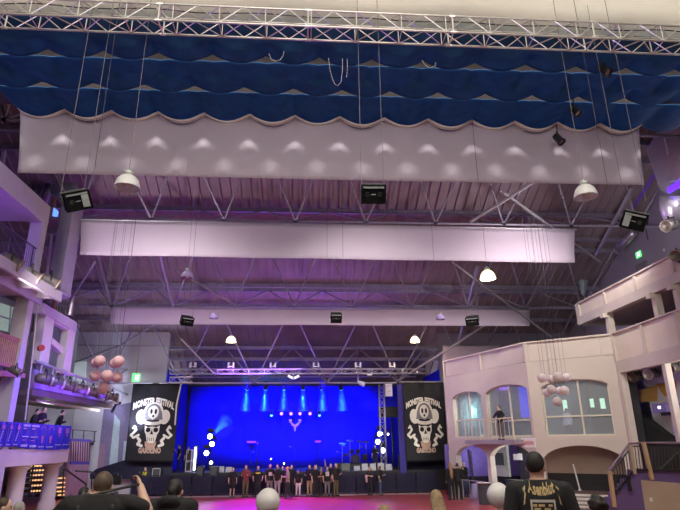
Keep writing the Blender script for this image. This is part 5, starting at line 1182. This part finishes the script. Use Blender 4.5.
def person(loc,H,rz,label,shirt=(.012,.012,.014),trous=(.02,.02,.025),skin=0,hair='brown',hstyle='short',arms=None,legs=None,sleeve='short',vox=.022,group=None,lean=0,headturn=0,headtilt=0,shoe=(.03,.03,.03),fat=1.0,extras=None,skirt=False,detail=False,headdx=(0,0),headz=0):
    r=empty('person',loc,label,'person',group,rz=rz)
    sc=lambda x,y,z:V((x*H,y*H,z*H))
    ln=lambda z:lean*max(0,z-.52)  # forward lean
    J=lambda x,y,z:sc(x,y+ln(z),z)
    arms=arms or {}; legs=legs or {}
    S={};
    for s,n in ((-1,'L'),(1,'R')):
        sh=V((s*.104*fat**.8,-.005,.806)); el=sh+V(arms.get(n,((.035,-.015,-.165),))[0])*1 if n in arms else sh+V((s*.035,-.015,-.165))
        if n in arms: el=sh+V(arms[n][0]); hd=el+V(arms[n][1])
        else: hd=el+V((s*.005,.045,-.135))
        f=lambda p:V(((p.x)*H,(p.y+ln(.82))*H,p.z*H))
        S[n]=(f(sh),f(el),f(hd))
    hips={};
    for s,n in ((-1,'L'),(1,'R')):
        kn,an=legs.get(n,((s*.06,.01,.275),(s*.065,-.01,.05))); hips[n]=(sc(s*.052,0,.50),sc(*kn),sc(*an))
    hc=J(headdx[0],.016+headdx[1],.921+headz); R=Matrix.Rotation(headturn,3,'Z')@Matrix.Rotation(headtilt,3,'X')
    # ---- body: one continuous surface
    b=MB()
    b.ellip(hc+R@sc(0,.0,.012),sc(.043,.054,.060),16,12,R); b.ellip(hc+R@sc(0,.012,-.028),sc(.034,.040,.042),14,10,R)
    b.ellip(hc+R@sc(0,.056,-.008),sc(.008,.012,.014),8,6,R); b.ellip(hc+R@sc(0,.050,-.036),sc(.013,.007,.006),8,6,R)
    for s in (-1,1): b.ellip(hc+R@sc(s*.044,-.004,-.002),sc(.007,.012,.018),8,6,R)
    b.cap(J(0,-.005,.815),hc+R@sc(0,-.008,-.03),.034*H,.031*H)
    b.loft([(J(0,0,z),x*fat*H,y*fat*H) for z,x,y in ((.47,.075,.055),(.54,.082,.058),(.61,.072,.05),(.70,.085,.056),(.77,.092,.055),(.80,.098,.048),(.825,.072,.042),(.845,.044,.034),(.858,.034,.03))])
    for n in 'LR':
        sh,el,hd=S[n]; fa=fat**.6; b.cap(sh,el,.030*H*fa,.024*H*fa); b.cap(el,hd,.0235*H*fa,.0160*H*fa)
        h,k,a=hips[n]; b.cap(h,k,.048*H,.031*H); b.cap(k,a,.031*H,.021*H); b.cap(a,a+sc(0,.06,-.025),.02*H,.018*H)
    fing=MB()
    for n in 'LR':
        sh,el,hd=S[n]; d=(hd-el).normalized(); s=-1 if n=='L' else 1
        side=d.cross(V((s,0.3,0))).normalized() if abs(d.x)<.9 else d.cross(V((0,0,1))).normalized(); palm=hd+d*.024*H; nrm=d.cross(side).normalized()
        M=Matrix((side,nrm,d)).transposed(); b.ellip(hd+d*.026*H,(.020*H,.010*H,.028*H),10,8,M)
        curl=nrm*(1 if nrm.x*s<0 else -1)
        for k,(o,l) in enumerate(((-.015,.036),(-.005,.042),(.005,.040),(.014,.032))):
            p0=palm+side*o*H+d*.014*H; p1=p0+(d*.8+curl*.35)*l*.55*H; p2=p1+(d*.45+curl*.8)*l*.5*H; fing.tube([palm+side*o*.8*H,p0,p1,p2],[.0052*H,.0052*H,.0048*H,.0038*H],6)
        p0=hd+d*.012*H+side*.018*H; p1=p0+(side*.6+d*.7+curl*.3)*.022*H; p2=p1+(d*.9+curl*.4)*.018*H; fing.tube([hd+d*.01*H,p0,p1,p2],[.006*H,.006*H,.0055*H,.0042*H],6)
    if detail: b.add(fing.v,fing.f); u=union(b,vox)
    else: u=union(b,vox); u.add(fing.v,fing.f)
    obj('body',u,skinmat(skin),r,smooth=True,world=False)
    # ---- shirt
    c=MB(); g=.012
    c.loft([(J(0,0,z),(x*fat+g)*H,(y*fat+g)*H) for z,x,y in ((.485,.082,.062),(.54,.083,.060),(.61,.076,.054),(.70,.086,.058),(.77,.096,.056),(.80,.100,.050),(.825,.080,.044),(.845,.052,.037),(.856,.041,.034))])
    for n in 'LR':
        sh,el,hd=S[n]
        if sleeve=='short': c.cap(sh,sh.lerp(el,.72),.040*H*fat**.5,.037*H*fat**.6)
        elif sleeve=='long': c.cap(sh,el,.040*H,.034*H); c.cap(el,el.lerp(hd,.92),.034*H,.026*H)
        s_=-1 if n=='L' else 1
        c.cap(J(s_*.035,-.004,.822),sh,.033*H,.043*H); c.cap(sh-V((s_*.012*H,0,.01*H)),J(s_*.078*fat,0,.66),.043*H,.036*H)
    if skirt: c.loft([(J(0,0,z),x*H,y*H) for z,x,y in ((.30,.105,.085),(.42,.10,.08),(.50,.088,.068))])
    su=union(c,vox,9 if detail else 3); so=obj('jacket' if sleeve=='long' else 'shirt',su,cm(shirt),r,smooth=True,world=False)
    # ---- trousers
    t=MB(); t.loft([(sc(0,0,z),x*fat*H,y*fat*H) for z,x,y in ((.45,.088,.066),(.50,.094,.07),(.55,.088,.064))])
    for n in 'LR':
        h,k,a=hips[n]; t.cap(h,k,.056*H,.041*H); t.cap(k,a.lerp(k,.04),.041*H,.032*H)
    if not skirt: obj('trousers',union(t,vox,2),cm(trous),r,smooth=True,world=False)
    for n in 'LR':
        a=hips[n][2]; s=MB(); s.ellip(a+sc(0,.028,-.022),sc(.028,.068,.026),12,8); s.box(a.x-.025*H,a.x+.025*H,a.y-.035*H,a.y+.085*H,a.z-.05*H+.0005,a.z-.03*H); obj('shoe',union(s,.014,1),cm(shoe,.5),r,smooth=True,world=False)
    # ---- hair
    hm=mat('hair_'+hair,HAIR[hair],.6,var=.3,scale=40,bump=.2) if hair in HAIR else None
    if hstyle!='bald':
        q=MB(); q.ellip(hc+R@sc(0,-.010,.022),sc(.0475,.054,.057),16,10,R)
        if hstyle in('long','longwide','verylong'):
            w=1.2 if hstyle!='long' else 1; ll=1.75 if hstyle=='verylong' else 1.05
            q.loft([(hc+R@sc(.004*math.sin(z*60),-.030-(.050 if z<-.08 else .02 if z<-.04 else 0),z*(ll if z<0 else 1)),x*H*w,y*H) for z,x,y in ((-.20,.020,.012),(-.17,.042,.022),(-.13,.049,.026),(-.09,.046,.030),(-.05,.049,.036),(0,.043,.040),(.03,.034,.036),(.055,.02,.024))])
        if hstyle=='bun': q.ellip(hc+R@sc(0,-.066,.008),sc(.026,.022,.030),12,8); q.ellip(hc+R@sc(0,-.02,-.03),sc(.036,.036,.03),12,8)
        if hstyle=='curly':
            for k in range(26):
                a_=random.uniform(0,6.28); e_=random.uniform(-.2,1.4); q.ellip(hc+R@sc(.048*math.cos(a_)*math.cos(e_),-.012+.052*math.sin(a_)*math.cos(e_),.02+.056*math.sin(e_)),.020*H,8,6)
        if hstyle=='pony': q.cap(hc+sc(0,-.06,.01),hc+sc(0,-.075,-.10),.016*H,.010*H)
        # keep the face clear
        u=union(q,min(vox,.014),2); inv=R.transposed()
        bm=bmesh.new(); vs=[bm.verts.new(p) for p in u.v]; bm.verts.ensure_lookup_table()
        for f in u.f:
            try: bm.faces.new([vs[i] for i in f])
            except ValueError: pass
        dl=[v for v in bm.verts if (lambda l:l.y>.026*H and l.z<.040*H or (l.z<(-.012 if hstyle in('short','curly') else -.5)*H and l.y>-.03*H) or (hstyle=='short' and l.z<-.026*H))(inv@(v.co-hc))]
        bmesh.ops.delete(bm,geom=dl,context='VERTS'); bm.verts.index_update(); bm.faces.ensure_lookup_table()
        m2=MB(); m2.add([v.co.copy() for v in bm.verts],[tuple(v.index for v in f.verts) for f in bm.faces]); bm.free(); obj('hair',m2,hm,r,smooth=True,world=False)
    for s in (-1,1):
        e=MB(); e.ellip(hc+R@sc(s*.017,.050,.004),.0062*H,8,6); obj('eye',e,mat('eye_dark',(.03,.025,.02),.2),r,world=False)
    info=dict(root=r,H=H,shirt=su,hc=hc,R=R,S=S,J=J,sc=sc,hips=hips)
    return info
def wrap(info,mb,front,m,name,label=None,off=.006):
    # lay flat shapes (x, z in local metres) on the front (+y) or back (-y) of the shirt
    bv=BVHTree.FromPolygons([tuple(p) for p in info['shirt'].v],info['shirt'].f)
    out=MB(); vs=[]
    for p in mb.v:
        d=V((0,-1,0)) if front else V((0,1,0)); o=V((p.x,1.5 if front else -1.5,p.z)); h,n,i,dist=bv.ray_cast(o,d)
        vs.append((h-d*off) if h is not None else V((p.x,0,p.z)))
    out.add(vs,mb.f); return obj(name,out,m,info['root'],label=label,world=False)
def patch(x0,x1,z0,z1,n=5):
    b=MB(); b.grid(lambda u,v:(x0+(x1-x0)*u,0,z0+(z1-z0)*v),n,n); return b
def cap_on(info,col):
    q=MB(); hc,H,R,sc=info['hc'],info['H'],info['R'],info['sc']; q.ellip(hc+R@sc(0,-.006,.034),sc(.052,.060,.050),16,10,R); q.ellip(hc+R@sc(0,.062,.030),sc(.040,.040,.006),12,6,R); obj('cap',q,cm(col),info['root'],smooth=True,world=False)
PI=math.pi
BLK=(.012,.012,.014); DK=(.03,.03,.035); JEAN=(.08,.11,.20); GREY=(.20,.19,.19); TANT=(.40,.29,.17); CAMO=(.13,.11,.06); WHT=(.7,.68,.66)
def crowd(px,feet,top,rz,label,Yp=None,**k):
    p=PZ(px,feet,0); 
    if Yp: p=PY(px,feet,Yp); p.z=0
    t=PY(px,top,p.y); H=t.z/.993; H=max(1.5,min(1.93,H)); i=person((p.x,p.y,0),H,rz,label,group='people at the barrier',**k)
    return i
up=lambda s:((s*.07,.06,-.12),(s*-.02,.09,.10))
cross=lambda s:((s*.05,.02,-.15),(s*-.09,.10,.02))
front2=lambda s:((s*.04,.0,-.16),(s*-.03,.12,.03))
raise_=lambda s:((s*.08,.05,.11),(s*.0,.05,.14))
YF=35.8
M_prt=mat('shirt_print_pale',(.55,.52,.48),.7); M_pry=mat('shirt_print_yellow',(.7,.55,.08),.7)
i=crowd(231.8,497.5,467.5,PI+.3,'woman with red hair in a dark dress, leftmost at the barrier',Yp=YF,hair='red',hstyle='long',skirt=True,sleeve='short',trous=BLK)
i=crowd(245,498,465,PI-.2,'man in a red and dark patterned jacket and camouflage trousers at the barrier',Yp=YF,shirt=(.22,.05,.05),trous=CAMO,sleeve='long',arms={'L':front2(-1),'R':front2(1)},hair='brown')
i=crowd(257.2,498,466,PI,'bald man in a black shirt with a yellow print at the barrier',Yp=YF,hstyle='bald',arms={'L':((-.06,.0,-.15),(.01,.08,-.09)),'R':((.06,.0,-.15),(-.01,.08,-.09))}); wrap(i,patch(-.14,.14,1.30,1.38),True,M_pry,'shirt_print','yellow shirt print')
i=crowd(269.2,498,464,PI+.35,'man in a black printed shirt and grey trousers above the white balloon',Yp=YF,trous=GREY,hair='brown'); wrap(i,patch(-.09,.11,1.18,1.38),True,M_prt,'shirt_print','pale shirt print')
i=crowd(277,498.5,464.5,PI-.4,'man in a black shirt and light grey jeans right of the balloon',Yp=YF-.1,trous=(.32,.31,.33),arms={'R':front2(1)},hair='black')
i=crowd(281.8,497.5,466,PI+.1,'person in black half hidden behind the man in light grey jeans',Yp=YF+.2,skin=2,hair='brown')
i=crowd(287.3,500.3,467,PI*.55,'person in a yellow cap and light brown jacket walking past the barrier',Yp=34.6,shirt=(.36,.28,.24),trous=DK,sleeve='long',arms={'R':front2(1),'L':front2(-1)},legs={'L':((-.05,.06,.28),(-.055,.05,.05)),'R':((.05,-.01,.28),(.055,-.13,.06))},hair='brown'); cap_on(i,(.65,.42,.05))
i=crowd(291,497,465,PI,'person in dark clothes behind the yellow-capped walker',Yp=YF+.25,hair='brown',skin=2)
i=crowd(298,494.5,469.5,PI,'person in a black top and white trousers at the barrier middle',Yp=YF,trous=WHT,hair='black',hstyle='long')
i=crowd(309.6,498,464.5,PI-.5,'man in a black shirt and tan trousers at the barrier',Yp=YF,trous=TANT,arms={'L':front2(-1),'R':front2(1)},hair='brown',fat=1.1)
i=crowd(315.2,498.2,465,PI+.6,'blond person in black hugging the man in tan trousers',Yp=YF-.35,hair='blond',hstyle='long',arms={'L':up(-1)})
i=crowd(320.3,498,467,PI+.9,'person in patterned black standing right of the blond person',Yp=YF+.1,hair='brown',shirt=(.05,.035,.035),arms={'R':cross(1)})
i=crowd(327.3,498,466.5,PI,'man in a black shirt with a large pale print and grey trousers at the barrier',Yp=YF,trous=GREY,hair='brown'); wrap(i,patch(-.11,.11,1.12,1.38),True,M_prt,'shirt_print','pale shirt print')
i=crowd(331.2,497.5,463.5,PI-.5,'bald man in black with one arm raised at the barrier',Yp=YF+.18,hstyle='bald',arms={'R':raise_(1)})
i=crowd(336,498.3,463.5,PI+.7,'man in a black shirt and camouflage trousers at the right end of the barrier group',Yp=YF-.2,trous=CAMO,hair='grey',arms={'L':front2(-1)},fat=1.1)
i=crowd(370.3,496,466.5,PI-.9,'blond woman in black holding a pale bag by the barrier',Yp=36.0-.15,hair='blond',hstyle='longwide',arms={'R':cross(1),'L':cross(-1)},shirt=(.03,.02,.025))
p_=i; b=MB(); b.cap((.16,.12,.78),(.18,.12,1.06),.06,.10); obj('shoulder_bag',b,cm((.55,.38,.38)),p_['root'],smooth=True,world=False)
i=crowd(380.8,495.7,466,PI+1.2,'person in a black top and blue jeans facing the blond woman by the barrier',Yp=36.0-.15,trous=JEAN,hair='brown',hstyle='long',arms={'L':front2(-1)})
# group at the right
i=crowd(452.3,500.5,462.5,.25,'woman with very long light brown hair seen from behind, right of the right poster',Yp=32.4,hair='long_brown',hstyle='verylong',sleeve='long',trous=BLK)
i=crowd(459.6,500,463,-.4,'person in black beside the woman with very long hair',Yp=32.4,hair='brown',sleeve='long',trous=BLK,arms={'R':front2(1)})
i=crowd(466.3,496,461,PI*.62,'bald man in a black jacket and blue jeans near the far low arch',Yp=33.6,hstyle='bald',sleeve='long',trous=JEAN,arms={'L':up(-1)},fat=1.12)
i=crowd(461.3,495.5,463,PI,'person in a yellow safety vest behind the bald man',Yp=34.3,shirt=(.6,.62,.03),hair='brown')
i=crowd(143.5,494,467,PI-.4,'security guard in a yellow and black vest behind the barrier below the left poster',Yp=37.55,shirt=(.03,.03,.03),sleeve='long',hair='brown',arms={'R':up(1)}); wrap(i,patch(-.13,-.03,1.16,1.40),True,cm((.65,.62,.03)),'vest_panel','yellow vest panel'); wrap(i,patch(.05,.13,1.2,1.40),True,cm((.65,.62,.03)),'vest_panel','yellow vest panel')
# on stage
def onstage(px,top,Yp,rz,label,**k):
    t=PY(px,top,Yp); H=max(1.6,min(1.9,t.z-zD)); return person((t.x,Yp,zD),H,rz,label,group='people on the stage',**k)
onstage(180,444.5,40.9,PI*.6,'stage hand in black standing at the left of the stage',hair='brown',arms={'R':up(1)},sleeve='short')
onstage(188.8,447,40.9,PI,'stage hand behind the pale equipment rack',hair='brown')
onstage(375,447,41.2,PI*.9,'person in black standing on the stage left of the right light tree',hair='black',arms={'L':front2(-1)})
# left balcony men
def lb(px,top,X,rz,label,**k):
    t=PX(px,top,X); H=1.78; return person((t.x,t.y,zs1),max(1.55,min(1.98,t.z-zs1)),rz,label,group='men on the left balcony',sleeve='long',fat=1.2,**k)
lb(33.5,408.5,-12.62,-PI*.42,'man in a black jacket on the left balcony, leaning forward, leftmost',hair='brown',lean=.25,arms={'L':front2(-1),'R':front2(1)})
lb(43,407,-12.62,-PI*.55,'man in a black jacket on the left balcony, middle one with short hair',hair='light',arms={'L':front2(-1),'R':front2(1)},lean=.1)
lb(59.5,409.5,-12.6,-PI*.3,'man in a black jacket on the left balcony, rightmost, looking right',hair='brown',lean=.2,arms={'L':front2(-1),'R':front2(1)})
# right balcony figures
u,z=W1.at(499.5,406,.25); p=W1.P(u,zSill-.139,.30); t=PY(499.5,405.5,p.y)
rzW=math.atan2(-W1.n.x,W1.n.y)
person(p,max(1.6,min(1.95,t.z-p.z)),rzW,'person in a black top standing on the small ledge behind the cream railing',hair='black',sleeve='long',trous=(.14,.12,.12),arms={'L':((-.10,.03,-.10),(.03,.10,-.10)),'R':((.10,.03,-.10),(-.03,.10,-.10))})
u,z=W2.at(569,430,-2.2); p=W2.P(u,2.965,-2.2); person(p,1.62,rzW,'person in a white top seen through the wide right window',shirt=(.7,.75,.85),trous=(.1,.1,.12),hair='brown',sleeve='long')
# ---- foreground
def fg(px,top,Yp,zf,rz,label,**k):
    t=PY(px,top,Yp); k.setdefault('vox',.010); return person((t.x,t.y,zf),(t.z-zf)/(.995+k.get('headz',0)),rz,label,detail=True,**k)
T1,T2,T3=1.25,.95,.7
# man with the printed shirt at right
i=fg(534.5,452,5.0,T1,-.22,'dark-haired man in a black shirt with gold back print, right foreground, seen from behind',hair='black',skin=1,headturn=-.45,headz=-.012,fat=1.18,vox=.008,arms={'L':((-.038,-.01,-.165),(-.01,.06,-.135)),'R':((.038,-.01,-.165),(.01,.06,-.135))})
H=i['H']; M_gold_t=mat('shirt_print_gold',(.55,.42,.20),.7,var=.2,scale=40)
zc=.805*H
def tx(x,y): return V((-x*0+x,0,zc+y-.9*abs(x)*abs(x)*0+.12*x*x*0))
t=text_mb('Asenblut',.092,lambda x,y:V((x*.64,0,zc+.012+y*1.45+.9*x*x)),bold=.003)
# decorated ends of the lettering
for s in (-1,1):
    t.add([V((s*0.130,0,zc+.09)),V((s*0.146,0,zc+.02)),V((s*0.140,0,zc-.08)),V((s*0.128,0,zc-.03)),V((s*0.124,0,zc+.04))],[(0,1,2,3,4)]); t.add([V((s*0.138,0,zc-.02)),V((s*.155,0,zc-.11)),V((s*.138,0,zc-.09))],[(0,1,2)])
wrap(i,t,False,M_gold_t,'back_lettering','gold lettering across the back',.004)
g=MB(); M_shld=mat('shirt_print_white',(.55,.53,.47),.7)
for (x0,x1,z0,z1) in ((-.10,-.085,-.24,-.062),(.085,.10,-.24,-.062),(-.085,0,-.082,-.062),(0,.085,-.082,-.062)):
    bb=patch(x0,x1,zc+z0,zc+z1,4); g.add(bb.v,bb.f)
wrap(i,g,False,M_shld,'back_emblem_frame','pale emblem outline on the back',.004)
g=MB()
for k in range(16):
    x=-.066+.132*((k*7)%16)/15; z=zc-.105-.028*(k//4); bb=patch(x-.016,x+.016,z-.009,z+.009,2); g.add(bb.v,bb.f)
wrap(i,g,False,M_gold_t,'back_emblem','gold emblem pattern on the back',.005)
# man with raised camera at left
pm=fg(102.5,472.5,5.8,T2,.12,'broad man in a black shirt raising a camera, left foreground, seen from behind',hair='dark_blond',skin=0,headtilt=-.12,headz=-.045,headdx=(0,.035),fat=1.34,vox=.009,arms={'R':((.095,.03,-.035),(-.055,.075,.105)),'L':((-.08,.06,-.08),(.10,.12,.09))})
i=pm; rp=i['root']; H=i['H']
hd=i['S']['R'][2]; 
cam_c=rp.matrix_basis@(V((0.02,.23*H,.93*H))) 
r=empty('hand_camera',rp.location+Matrix.Rotation(.12,3,'Z')@V((.06,.17*H,.905*H)),'small black camera held up by the broad man at left','camera')
b=MB(); c=V((0,0,0)); b.cbox(c,(.13,.05,.085)); b.cbox(c+V((0,0,.05)),(.05,.045,.03)); obj('camera_body',b,M_black,r,world=False)
b=MB(); b.lathe([(.036,0),(.036,.06),(.030,.07),(.001,.065)],(0,.025,0),(0,1,0),14); obj('lens',b,M_black,r,world=False,smooth=True)
# strap from the shoulder to the raised hand and backpack straps
b=MB(); a=V((-.085*H,-.035*H,.835*H)); e=hd+V((-.01,-.02,.02)); pts=[a.lerp(e,t_)+V((0,-.06*math.sin(PI*t_)*H,.01*math.sin(PI*t_))) for t_ in (0,.2,.4,.6,.8,1)]
b.tube(pts,.014,6); obj('camera_strap',b,M_black,rp,world=False)
b=MB()
for s in (-1,1): b.tube([(s*.075*H,.05*H,.80*H),(s*.075*H,.0,.853*H),(s*.075*H,-.062*H,.80*H),(s*.07*H,-.085*H,.70*H)],.022,6)
obj('shoulder_straps',b,M_dark,rp,world=False)
# person with a bun and hood
i=fg(173.8,479,6.6,T2,-.1,'dark-haired person with a bun and black hood, one hand raised, left foreground',hair='black',hstyle='bun',sleeve='long',headz=-.04,headdx=(0,.03),fat=1.2,arms={'L':((-.05,.05,-.11),(.01,.07,.085))})
b=MB(); J=i['J']; H=i['H']; b.loft([(J(0,-.045,z),x*H,y*H) for z,x,y in ((.80,.07,.03),(.83,.075,.045),(.855,.06,.045),(.87,.03,.03))]); obj('hood',union(b,.012,3),cm(BLK),i['root'],smooth=True,world=False)
fg(84.5,487,9.2,T3,.2,'dark-haired person low behind the broad man with the camera',hair='black',vox=.014)
fg(3.5,497.5,8.2,T3,-1.2,'man with a ruddy face at the bottom left corner, in profile',hair='brown',vox=.012,skin=2,hstyle='short')
fg(19.5,501.5,9.3,T3,-.3,'grey-haired person in white at the bottom left',hair='grey',vox=.012,shirt=WHT)
fg(436,490,7.1,T2,.15,'long-haired blond woman in the bottom middle, seen from behind',hair='blond',hstyle='longwide',vox=.012,shirt=(.10,.07,.12))
fg(384,504.5,7.0,T2,0,'blond head just showing at the bottom edge, right of the white balloon',hair='blond',hstyle='longwide',vox=.012)
fg(597,496.5,5.9,T2,-.2,'person with dark curly hair at the bottom edge before the stairs',hair='black',hstyle='curly',vox=.012)
# balloons
M_bal_=mat('white_balloon',(.74,.73,.72),.25,var=.02,transl=.15)
for (x,y,Yp,R_,zf,l) in ((268,501,7.6,.155,T3,'white balloon floating at the bottom middle before the crowd'),(498.5,494.5,6.4,.125,T2,'white balloon left of the man with the gold back print')):
    c=PY(x,y,Yp); r=empty('balloon',c,l,'balloon','white balloons'); b=MB()
    b.lathe([(.001,-R_*1.22),(R_*.10,-R_*1.2),(R_*.16,-R_*1.12)]+[(R_*math.sin(t)*(1 if t<1.6 else 1-.10*(t-1.6)),-R_*math.cos(t)*(1.12 if t<1.57 else 1.0)) for t in [.16+.15*k for k in range(20)]]+[(.001,R_)],c,n=28); obj('skin',b,M_bal_,r,smooth=True)
    b=MB(); b.lathe([(R_*.12,-R_*1.30),(R_*.05,-R_*1.2),(.001,-R_*1.18)],c,n=10); obj('knot',b,M_bal_,r)
    b=MB(); b.tube([c+V((0,0,-R_*1.25)),c+V((.02,0,-R_*3)),V((c.x,c.y,zf+.05))],.004,4); b.cbox((c.x,c.y,zf+.03),(.08,.08,.058)); obj('ribbon',b,M_white,r)

# ================================================================== LIGHT
w=bpy.data.worlds.new('world'); SC.world=w; w.use_nodes=True
w.node_tree.nodes['Background'].inputs[0].default_value=(.95,.97,1,1); w.node_tree.nodes['Background'].inputs[1].default_value=3.0
def light(kind,name,loc,target,energy,col,size=1,spot=None,blend=.5,sy=None):
    l=bpy.data.lights.new(name,kind); l.energy=energy; l.color=col
    if kind=='AREA':
        l.size=size
        if sy: l.shape='RECTANGLE'; l.size_y=sy
    elif kind=='SUN': l.angle=size
    else: l.shadow_soft_size=size
    if spot: l.spot_size=math.radians(spot); l.spot_blend=blend
    o=bpy.data.objects.new(name,l); COL.objects.link(o); o.location=V(loc)
    o.rotation_euler=(V(target)-V(loc)).to_track_quat('-Z','Y').to_euler(); return o
light('SUN','daylight_sun',(0,-20,40),(0,-20+10,40-5.8),4.5,(1,.96,.88),math.radians(7))
light('AREA','house_fill',(0,3,13.2),(0,20,2),1200,(1,.93,.86),14,sy=5)  # added area fill out of view, brightens the whole hall
for x in (-7,2,10): light('SPOT','hall_fill',(x,19.5,13.2),(x*1.0+1.5,30.5,2.4),2700,(1,.92,.86),.5,104,.9)  # added unseen spots behind the largest banner, filling the rear hall
light('POINT','gallery_violet_lamp',(-14.5,20,11.8),(0,0,0),160,(.30,.05,1),.3)
for y in (27.5,30.5,33.5): light('POINT','gallery_blue_lamp',(-11.75,y,5.55),(0,0,0),14,(.16,.04,1),.15)
light('AREA','banner_blue_wash',(-9.6,25,6.0),(-12,25,3.3),170,(.05,.02,1),5,sy=.6)
light('POINT','bay_lamp',(14.5,19,5.6),(0,0,0),170,(1,.93,.85),.3)
light('POINT','bar_lamp',(11.2,29.2,2.3),(0,0,0),110,(.95,1,.95),.2)
for x in (-10.8,12.6): light('SPOT','roof_fill',(x,21,8.4 if x<0 else 10.3),(x*.35,29,14.5),1500,(1,.86,.92),.4,120,.9)  # added spots with no fitting, brighten the roof underside
light('POINT','right_gallery_fill',(15.8,19,12.4),(0,0,0),120,(.95,.9,1),.3)  # added point light to lift the dark right gallery corner
light('SPOT','gable_fill',(12.3,19.5,10.6),(19.5,27,12.6),900,(.95,.88,1),.3,80,.9)  # added spot to brighten the gable wall
light('SPOT','far_wall_fill',(-10.8,37.4,3.6),(-12.6,39.6,9.6),900,(.68,.68,1),.3,110,.9)  # added spot lifting the pale far wall
q=W1.P((o1[1][0]+o1[1][1])/2,4.6,-.22); light('POINT','curtain_fill',q,(0,0,0),14,(.75,.98,1),.1)  # added light inside the window to brighten the teal curtains
light('POINT','arch_fill',(10.3,34.2,2.3),(0,0,0),60,(.8,.75,1),.2)  # added fill for the dark space under the low arches
light('SPOT','crowd_blue_beam',(-1.5,37.3,7.2),(-1.5,35.6,0),1500,(.1,.05,1),.3,95,.9)
light('POINT','recess_fill',(-13.6,30.5,5.1),(0,0,0),90,(.9,1,.97),.3)  # added light to brighten the recess wall
light('POINT','far_corner_fill',(-12.3,36.6,4.6),(0,0,0),130,(.82,.85,1),.3)  # added light for the lower part of the far wall
light('POINT','under_balcony_fill',(-10.2,26,1.6),(0,0,0),35,(1,.85,.7),.3)  # added warm fill on the balcony columns, no fixture there
light('POINT','room_glow',(11.5,29.5,5.8),(0,0,0),40,(.75,.95,1),.3)
# purple and violet wash from the stage lighting
light('AREA','stage_wash_violet',(-1,37.6,7.4),(-2,22,14),750,(.38,.14,1),10,sy=1)
light('AREA','stage_wash_left',(-9,30,4.5),(-12,24,14),200,(.42,.12,1),3)
light('SPOT','magenta_floor_beam',(-3,37.2,7.4),(-1.2,31,0),13000,(.42,.0,1),.2,62,.6)
for x,en in ((-7.8,1500),(-4.5,4600),(-1.5,5200),(1.5,4600),(5,2200)):
    light('SPOT','blue_back_beam',(x,40.6,7.3),(x*.75-.5,45.4,5.0),en,(.01,.0,1),.2,76,.95)
for x,y,sx in ((211,437,.55),):
    p=PY(x,y,41.75)+V((.05,.45,.12)); light('SPOT','teal_beam',p,p+V((sx,.6,.75)),700,(.1,.75,1),.05,34,.4)
